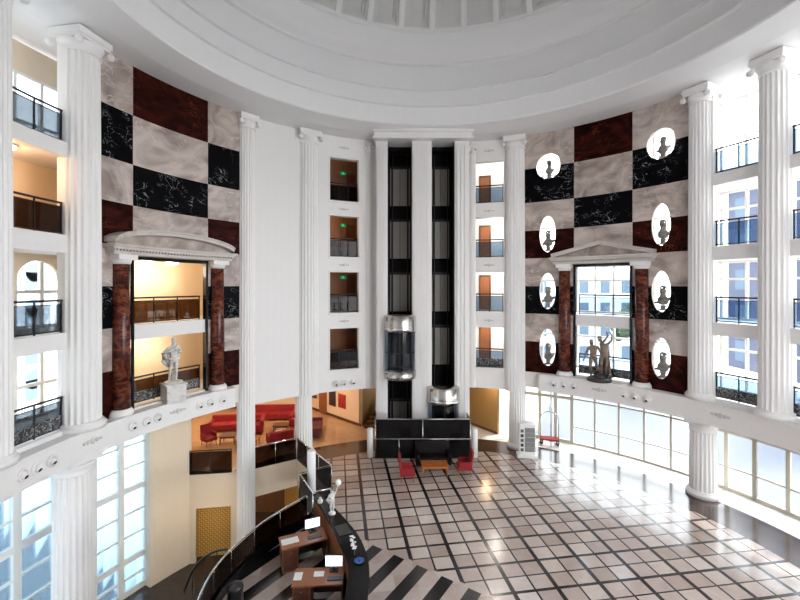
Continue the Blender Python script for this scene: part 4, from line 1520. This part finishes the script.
BODY_E = [('pel', 'wai'), ('wai', 'che'), ('che', 'nec'), ('nec', 'hea'), ('hea', 'cro'), ('che', 'shl'), ('shl', 'ell'), ('ell', 'wrl'), ('wrl', 'hal'),
          ('che', 'shr'), ('shr', 'elr'), ('elr', 'wrr'), ('wrr', 'har'), ('pel', 'hil'), ('hil', 'knl'), ('knl', 'anl'), ('anl', 'tol'),
          ('pel', 'hir'), ('hir', 'knr'), ('knr', 'anr'), ('anr', 'tor')]
RAD = dict(pel=.135, wai=.115, che=.15, nec=.055, hea=.085, cro=.075, shl=.065, ell=.045, wrl=.03, hal=.035, shr=.065, elr=.045, wrr=.03, har=.035,
           hil=.09, knl=.06, anl=.04, tol=.03, hir=.09, knr=.06, anr=.04, tor=.03)


def head_details(mb, c, s=1.0, M=None):
    """nose, brow, ears and curled hair for a carved head at c, facing -Y"""
    M = M or Matrix.Identity(4)
    q = lambda x, y, z: M @ (Vector(c) + Vector((x, y, z)) * s)
    mb.ball(q(0, -0.105, -0.01), 0.016 * s, 0.022 * s, 0.035 * s, 8)
    for k in (-1, 1):
        mb.ball(q(k * 0.03, -0.092, 0.025), 0.018 * s, 0.01 * s, 0.01 * s, 8)
        mb.ball(q(k * 0.088, 0, 0), 0.012 * s, 0.022 * s, 0.032 * s, 8)
    mb.ball(q(0, -0.092, -0.05), 0.025 * s, 0.012 * s, 0.01 * s, 8)
    rs = random.Random(3)
    for k in range(26):
        a = rs.uniform(0, 2 * PI); e = rs.uniform(0.15, 1.4)
        mb.ball(q(0.085 * math.cos(e) * math.cos(a), 0.02 + 0.09 * math.cos(e) * math.sin(a), 0.045 + 0.085 * math.sin(e)), 0.03 * s, 0.03 * s, 0.026 * s, 8)


def fingers(mb, w, h, s=1.0):
    """four fingers and a thumb leaving the hand at h, arm direction from w to h"""
    w = Vector(w); h = Vector(h); d = (h - w).normalized()
    sd = d.cross(Vector((0, 1, 0))); sd = sd.normalized() if sd.length > .1 else Vector((1, 0, 0))
    n_ = d.cross(sd)
    for k, L in zip((-1.5, -0.5, 0.5, 1.5), (0.06, 0.075, 0.072, 0.055)):
        b = h + sd * k * 0.018 * s
        mb.tube([b, b + d * L * 0.6 * s, b + d * L * s + n_ * 0.02 * s], [0.011 * s, 0.010 * s, 0.007 * s], 6)
    b = h - sd * 0.03 * s - d * 0.03 * s
    mb.tube([b, b - sd * 0.03 * s + d * 0.03 * s], [0.012 * s, 0.008 * s], 6)


def flip(J):
    return J


# marble man on the pedestal, hand on hip, cloak over the left shoulder
pz = P(azpx(174, 11.75), 11.78, 4.17)
ang = math.atan2(pz.y, pz.x) - PI / 2
t = thing('statue_pedestal', 'square grey marble pedestal on the ledge of the arched portal', 'pedestal', pz, ang + 0.35)
m = MB(); m.box(-0.36, 0.36, -0.36, 0.36, 0, 0.66); m.obj('block', M_stw, t, bevel=0.015)
m = MB(); m.box(-0.39, 0.39, -0.39, 0.39, 0.66, 0.72); m.obj('top_slab', M_stw, t, bevel=0.01)
st = thing('marble_statue', 'pale marble statue of a standing man with a cloak, one hand on his hip', 'statue', pz + Vector((0, 0, 0.72)), ang + 0.1)
J = dict(pel=(0.02, 0, .93), wai=(0.03, 0, 1.10), che=(0, 0, 1.33), nec=(0, 0, 1.50), hea=(0.02, -.01, 1.62), cro=(0.02, 0, 1.70),
         shl=(.19, 0, 1.42), ell=(.27, -.04, 1.18), wrl=(.12, -.17, 1.30), hal=(.06, -.2, 1.36), shr=(-.19, 0, 1.40), elr=(-.38, .02, 1.17), wrr=(-.22, -.06, .99), har=(-.15, -.08, .96),
         hil=(.10, 0, .86), knl=(.10, -.05, .50), anl=(.09, 0, .12), tol=(.12, -.14, .07), hir=(-.08, 0, .87), knr=(-.12, -.1, .52), anr=(-.15, .02, .12), tor=(-.2, -.1, .07))
bo = skin_mesh('body', {k: (J[k], RAD[k]) for k in J}, BODY_E, M_stw, st)
m = MB(); head_details(m, (0.02, 0.0, 1.64), 1.0); fingers(m, J['wrl'], J['hal']); fingers(m, J['wrr'], J['har']); m.obj('face_and_hair', M_stw, bo)
m = MB()
for k in range(7):
    a = k / 6
    m.tube([(-.20 + .34 * a, .10 - .04 * math.sin(a * PI), 1.42), (-.34 + .5 * a, .14, 1.1), (-.26 + .36 * a, .14, .80), (-.2 + .28 * a, .11, .62)], [.045, .06, .055, .03], 8)
m.tube([(.17, -.05, 1.47), (.0, -.16, 1.38), (-.16, -.12, 1.28), (-.36, .0, 1.2), (-.34, .06, 0.9), (-.28, .05, .72)], [.05, .05, .05, .08, .09, .03], 8)
m.tube([(-.2, -.08, .98), (0.0, -.15, .95), (.2, -.06, 1.0)], [.05, .06, .05], 8)
m.obj('cloak', M_stw, st)
m = MB(); m.lathe([(0.34, 0), (0.34, 0.06), (0.30, 0.08)], 20); m.tube([(0.0, .14, .05), (0.02, .13, .5)], [.09, .05], 10); m.obj('plinth', M_stw, st)

# bronze pair on the right ledge
pz = P(azpx(599, 11.75), 11.8, 4.17)
ang = math.atan2(pz.y, pz.x) - PI / 2
st = thing('bronze_statue_group', 'brown bronze group of a man and a woman with raised arms on the right ledge', 'statue', pz, ang + 0.05)
m = MB()
rs = random.Random(5)
m.lathe([(0.55, 0.0), (0.56, 0.1), (0.50, 0.16), (0.42, 0.2)], 18)
for k in range(22):
    a = rs.uniform(0, 2 * PI); d_ = rs.uniform(0, 0.34)
    m.ball((0.1 + d_ * math.cos(a), d_ * math.sin(a), 0.2 + (0.36 - d_) * rs.uniform(.3, 1.3)), rs.uniform(.1, .17), rs.uniform(.1, .17), rs.uniform(.1, .2), 8)
m.obj('rock_base', M_stbase, st)
JM = dict(pel=(-.28, 0, 1.12), wai=(-.26, 0, 1.28), che=(-.27, 0, 1.52), nec=(-.32, 0, 1.70), hea=(-.35, -.02, 1.82), cro=(-.35, -.01, 1.90),
          shl=(-.06, 0, 1.62), ell=(.06, -.05, 1.36), wrl=(.08, -.16, 1.12), hal=(.08, -.2, 1.04), shr=(-.47, 0, 1.58), elr=(-.58, .04, 1.30), wrr=(-.66, -.04, 1.05), har=(-.70, -.07, .97),
          hil=(-.19, 0, 1.05), knl=(-.12, -.12, .72), anl=(-.06, .0, .36), tol=(-.05, -.12, .31), hir=(-.37, 0, 1.06), knr=(-.40, -.06, .66), anr=(-.36, .08, .28), tor=(-.38, -.04, .2))
b1 = skin_mesh('man_figure', {k: (JM[k], RAD[k] * 1.2) for k in JM}, BODY_E, M_stb, st)
m = MB(); head_details(m, (-.35, -.01, 1.84), 1.0); fingers(m, JM['wrl'], JM['hal']); fingers(m, JM['wrr'], JM['har'])
m.tube([(-.45, -.1, 1.1), (-.28, -.15, 1.05), (-.1, -.08, 1.12)], [.06, .08, .06], 8); m.obj('face_and_drapery', M_stb, b1)
JW = dict(pel=(.22, .02, 1.22), wai=(.22, .02, 1.40), che=(.20, .02, 1.64), nec=(.14, 0, 1.83), hea=(.02, -.05, 1.97), cro=(-.01, -.05, 2.06),
          shl=(.34, .02, 1.76), ell=(.53, -.02, 1.98), wrl=(.54, -.06, 2.22), hal=(.46, -.07, 2.34), shr=(.06, 0, 1.75), elr=(.26, -.1, 2.02), wrr=(.36, -.12, 2.2), har=(.32, -.12, 2.34),
          hil=(.30, 0, 1.14), knl=(.30, -.1, .78), anl=(.26, 0, .42), tol=(.27, -.12, .36), hir=(.14, 0, 1.15), knr=(.08, -.12, .80), anr=(.1, .0, .44), tor=(.1, -.12, .38))
b2 = skin_mesh('woman_figure', {k: (JW[k], RAD[k] * 1.15) for k in JW}, BODY_E, M_stb, st)
m = MB(); head_details(m, (.01, -.04, 2.0), 1.15); fingers(m, JW['wrl'], JW['hal']); fingers(m, JW['wrr'], JW['har'])
for k in range(8):
    a = -0.2 + k * 0.5
    m.tube([(.22 + .15 * math.cos(a), .04 + .12 * math.sin(a), 1.26), (.22 + .19 * math.cos(a), .04 + .16 * math.sin(a), .85), (.22 + .24 * math.cos(a), .02 + .2 * math.sin(a), .3)], [.05, .075, .07], 8)
m.tube([(.26, .10, 1.8), (.36, .12, 1.6), (.42, .1, 1.2)], [.05, .05, .05], 8)
m.obj('face_and_robe', M_stb, b2)

# busts in the oval niches
rowl = ['top', 'second', 'third', 'lowest']
for i, (az, zc, ha, hz) in enumerate(ovals):
    side = 'left of the right portal' if i % 2 == 0 else 'right of the right portal'
    shp = 'round' if i < 2 else 'oval'
    rb_ = 12.2
    zb_ = zc - hz * 0.93
    sc_ = (1.3 if i > 1 else 1.15)
    p = P(az, rb_, zb_)
    ang = math.atan2(p.y, p.x) - PI / 2 + (0.5 if i % 3 == 0 else -0.3)
    t = thing('stone_bust', 'grey stone bust in the %s %s wall opening %s' % (rowl[i // 2], shp, side), 'bust', p, ang, 'busts in the oval openings')
    m = MB(); m.lathe([(0.15 * sc_, 0), (0.15 * sc_, 0.04), (0.09 * sc_, 0.07), (0.075 * sc_, 0.13), (0.11 * sc_, 0.18 * sc_)], 18); m.obj('socle', M_bust, t)
    Jb = dict(st=((0, 0, .18 * sc_), .09 * sc_), ch=((0, -.01, .33 * sc_), .17 * sc_), sl=((.20 * sc_, 0, .35 * sc_), .10 * sc_), sr=((-.20 * sc_, 0, .35 * sc_), .10 * sc_),
              nk=((0, 0, .50 * sc_), .075 * sc_), hd=((0, -.02 * sc_, .64 * sc_), .12 * sc_), cr=((0, 0, .74 * sc_), .10 * sc_))
    bo = skin_mesh('bust_body', Jb, [('st', 'ch'), ('ch', 'sl'), ('ch', 'sr'), ('ch', 'nk'), ('nk', 'hd'), ('hd', 'cr')], M_bust, t)
    m = MB(); head_details(m, (0, 0, .67 * sc_), sc_ * 1.2)
    m.tube([(.24 * sc_, .02, .42 * sc_), (.05 * sc_, -.17 * sc_, .33 * sc_), (-.2 * sc_, -.12 * sc_, .26 * sc_)], [.06 * sc_, .06 * sc_, .05], 8)
    m.obj('hair_and_drapery', M_bust, bo)

# white figurine with a globe on the counter tip
pf = Vector((-2.28, 13.75, 1.12))
t = thing('white_figurine', 'white figurine lifting a round globe at the tip of the black counter', 'figurine', pf, 0.3); t.scale = (0.92, 0.92, 0.92)
SF = 0.84
Jf = dict(pel=(0, 0, .42), wai=(0.0, 0, .52), che=(.0, 0, .64), nec=(.01, 0, .72), hea=(.02, 0, .79), cro=(.02, 0, .83),
          shl=(.08, 0, .69), ell=(.15, 0, .80), wrl=(.20, 0, .94), hal=(.22, 0, .99), shr=(-.09, 0, .68), elr=(-.15, -.04, .58), wrr=(-.08, -.1, .52), har=(-.05, -.11, .5),
          hil=(.05, 0, .38), knl=(.05, -.03, .22), anl=(.03, 0, .07), tol=(.03, -.05, .05), hir=(-.04, 0, .38), knr=(-.05, .02, .22), anr=(-.02, .0, .07), tor=(-.02, -.05, .05))
bo = skin_mesh('figure', {k: (Jf[k], RAD[k] * 0.62) for k in Jf}, BODY_E, M_stw, t)
m = MB(); fingers(m, Jf['wrl'], Jf['hal'], .5); fingers(m, Jf['wrr'], Jf['har'], .5)
m.tube([(-.1, .02, .66), (-.16, .05, .5), (-.08, .05, .36)], [.03, .06, .04], 8); m.obj('fingers_and_drape', M_stw, bo)
m = MB(); m.ball((.23, 0, 1.10), 0.11, seg=20); m.obj('globe', M_paper, t)
m = MB(); m.lathe([(0.13, 0), (0.13, 0.03), (0.05, 0.05), (0.04, 0.06)], 18); m.obj('foot', M_stw, t)
m = MB(); m.lathe([(0.05, 0), (0.09, 0.04), (0.095, 0.10), (0.05, 0.17), (0.03, 0.19), (0.045, 0.21)], 18)
tag(m.obj('vase', M_stw, None, loc=(-2.80, 14.38, 1.121)), 'small white vase near the left end of the black counter', 'vase')
t = thing('white_orchid', 'white orchid spray lying over the black counter top', 'flower', (-1.32, 11.75, 1.121), 0.2)
m = MB(); m.tube([(0, -.15, 0.02), (.03, 0, .18), (0, .12, .3), (-.08, .2, .34)], 0.012, 6); m.obj('stem', M_leaf, t)
m = MB()
for k in range(9):
    u = k / 8
    for s in (-1, 0, 1):
        m.ball((.03 * math.sin(k * 2) + s * .03 - .04 * u, -.05 + u * .26, .14 + u * .2), .035, .035, .012, 8)
m.obj('blossom', M_paper, t)
m = MB(); m.lathe([(0.05, 0.0), (0.13, 0.025), (0.14, 0.035), (0.125, 0.03), (0.02, 0.012)], 24, cap=False)
tag(m.obj('bowl', M_blue, None, loc=(-1.13, 11.35, 1.121)), 'blue dish on the black counter below the orchid', 'dish')
m = MB(); m.box(-0.2, 0.2, -0.27, 0.27, 0, 0.03)
tag(m.obj('desk_blotter', mat('grey_green_leather', (0.03, 0.035, 0.033), 0.4), None, loc=(-1.78, 12.82, 1.121), rotz=0.45, bevel=0.005), 'dark grey folder on the black counter before the orchid', 'folder')

# ------------------------------------------------------------------ other lobby things
def lamp_post(p, label, h=1.75, r=0.16):
    t = thing('cylinder_lamp', label, 'floor lamp', p, 0, 'white cylinder lamps')
    m_ = MB(); m_.lathe([(r * 0.8, 0), (r * 0.8, 0.05)], 24); m_.obj('foot', M_metal, t)
    m_ = MB(); m_.lathe([(r, 0.05), (r, h - 0.06), (r * 0.85, h)], 28); m_.obj('shade', M_col, t)


lamp_post(at(311.5, 499), 'white cylinder floor lamp on the small corner landing by the curved railing', 2.0, 0.17)
lamp_post((-1.52, 20.9, 0), 'white cylinder floor lamp at the left end of the black glass enclosure', 1.5)
lamp_post((3.80, 20.9, 0), 'white cylinder floor lamp at the right end of the black glass enclosure', 1.5)

p = at(527, 456)
t = thing('brochure_rack', 'white brochure rack with grey pockets at the foot of a white column', 'rack', p, -0.12)
m = MB(); m.box(-0.5, 0.5, -0.3, 0.3, 0, 0.12); m.obj('rack_base', M_paper, t)
m = MB(); m.box(-0.40, 0.40, -0.16, 0.16, 0.12, 1.65); m.obj('rack_body', M_paper, t)
m = MB(); m.lathe([(0.33, 0), (0.30, 0.08), (0.22, 0.14), (0.0, 0.17)], 20, (0, 0, 1.65), Matrix.Diagonal((1.2, 0.5, 1, 1)).to_4x4(), cap=False); m.obj('rack_crest', M_paper, t)
m = MB(); m.box(-0.14, 0.36, -0.17, -0.155, 0.28, 1.5); m.obj('display_panel', mat('rack_grey', (0.22, 0.22, 0.22), 0.4), t)
for k in range(5):
    m = MB(); m.box(-0.12, 0.34, -0.22, -0.165, 0.3 + k * 0.24, 0.33 + k * 0.24); m.obj('pocket', M_metal, t)
for k in range(5):
    m = MB(); m.box(-0.34, -0.2, -0.185, -0.16, 0.3 + k * 0.24, 0.45 + k * 0.24); m.obj('leaflet', M_black if k % 2 else M_bluew, t)

p = at(549.5, 443.5)
t = thing('luggage_cart', 'brass birdcage luggage cart with a red deck by the glass wall', 'luggage cart', p, -0.35)
m = MB(); m.box(-0.5, 0.5, -0.28, 0.28, 0.24, 0.32); m.obj('deck', M_redf, t, bevel=0.02)
m = MB()
for s in (-1, 1):
    y_ = s * 0.24
    pts = [(-0.47, y_, 0.3), (-0.47, y_, 1.2)] + [(-0.47 * math.cos(k * PI / 10), y_ * (1 - math.sin(k * PI / 10)), 1.35 + 0.42 * math.sin(k * PI / 10)) for k in range(0, 11)] + [(0.47, y_, 1.2), (0.47, y_, 0.3)]
    m.tube(pts, 0.022, 8)
m.tube([(-0.0, 0, 1.77), (0, 0, 1.95)], 0.02, 8); m.ball((0, 0, 1.97), 0.04, seg=10)
m.obj('hoop_frame', M_metal, t)
for sx_ in (-1, 1):
    for sy in (-1, 1):
        m = MB(); m.lathe([(0.03, -0.03), (0.1, -0.03), (0.1, 0.03), (0.03, 0.03)], 16, (sx_ * .42, sy * .2, 0.1), Matrix.Rotation(PI / 2, 4, 'X')); m.obj('wheel', M_black, t)
        m = MB(); m.box(sx_ * .42 - .03, sx_ * .42 + .03, sy * .2 - .04, sy * .2 + .04, 0.12, 0.25); m.obj('wheel_fork', M_metal, t)
p2 = P(azpx(551, 13.82), 13.82, 0)
m = MB(); m.tube([(0, 0, 0.04), (0, 0, 3.25)], 0.035, 8); m.lathe([(0.1, 0), (0.1, 0.03), (0.05, 0.05)], 16)
tag(m.obj('flag_pole', M_metal, None, loc=p2), 'thin metal pole standing behind the luggage cart', 'pole')

# ------------------------------------------------------------------ outside
g = MB(); g.box(-150, 150, -120, 160, -4.7, -4.5); struct(g.obj('floor_ground', M_grass))
g = MB()
for a0, a1 in ((-80, 64),):
    g.arcbox(a0, a1, 14.13, 34, -0.4, -0.05, 4)
struct(g.obj('floor_terrace', M_terr))
g = MB(); g.arcbox(140, 215, 14.6, 40, LOW - 0.4, LOW - 0.1, 4); struct(g.obj('floor_courtyard', mat('courtyard_paving', (0.60, 0.65, 0.70), 0.7)))


def building(label, x0, x1, y0, y1, z0, z1, face, M=M_facade, nx=6, nz=5, arched=False):
    t = thing('building', label, 'building', ((x0 + x1) / 2, (y0 + y1) / 2, z0))
    ox, oy = (x0 + x1) / 2, (y0 + y1) / 2
    m_ = MB(); m_.box(x0 - ox, x1 - ox, y0 - oy, y1 - oy, 0, z1 - z0); m_.obj('wall', M, t)
    m_ = MB(); m_.box(x0 - ox - .3, x1 - ox + .3, y0 - oy - .3, y1 - oy + .3, z1 - z0, z1 - z0 + 0.5); m_.obj('roof', M, t)
    for i in range(nx):
        for j in range(nz):
            w_ = MB()
            zc = (z1 - z0) * (j + 0.5) / nz
            hz_ = (z1 - z0) / nz * 0.28
            if face in ('E', 'W'):
                yc = y0 - oy + (y1 - y0) * (i + 0.5) / nx; hy = (y1 - y0) / nx * 0.22
                xf = (x1 - ox) if face == 'E' else (x0 - ox)
                w_.box(xf - .05, xf + .05, yc - hy, yc + hy, zc - hz_, zc + hz_)
                if arched:
                    w_.lathe([(hy, -0.05), (hy, 0.05)], 20, (xf, yc, zc + hz_), Matrix.Rotation(PI / 2, 4, 'Y'))
            else:
                xc = x0 - ox + (x1 - x0) * (i + 0.5) / nx; hx = (x1 - x0) / nx * 0.22
                w_.box(xc - hx, xc + hx, y0 - oy - .05, y0 - oy + .05, zc - hz_, zc + hz_)
            w_.obj('window', M_fblue, t)
    return t


building('white facade with arched blue windows outside the left gallery windows', -50, -40, 4, 52, -4.5, 15.0, 'E', arched=True, nx=10, nz=5)
building('lavender blue building outside the right gallery windows', 40, 52, 30, 50, -1, 20, 'W', M_bluew, 5, 5)
building('pale building behind the lavender blue one', 14, 30, 52, 60, -1, 10, 'S', M_facade, 6, 4)


def tree(label, x, y, z, h, r, seed):
    rs_ = random.Random(seed)
    t = thing('tree', label, 'tree', (x, y, z), 0, 'trees outside')
    m_ = MB(); m_.tube([(0, 0, 0), (0.1, 0, h * .4), (0, .1, h * .7)], [.2, .14, .08], 8); m_.obj('trunk', M_trunk, t)
    m_ = MB()
    for k in range(60):
        a = rs_.uniform(0, 2 * PI); e = rs_.uniform(-.9, 1.5); q = r * rs_.uniform(.5, 1)
        m_.ball((q * math.cos(a) * math.cos(e), q * math.sin(a) * math.cos(e), h * .75 + q * .8 * math.sin(e)), r * .24, r * .24, r * .18, 6)
    m_.obj('crown', M_leaf, t)


tree('round leafy tree outside the right portal windows', 22, 38, -0.05, 7, 2.4, 1)
tree('leafy tree outside the right hand gallery windows', 34, 31, -0.05, 7, 2.6, 2)
tree('smaller tree at the far right outside the glass wall', 33, 21, -0.05, 5, 1.8, 3)
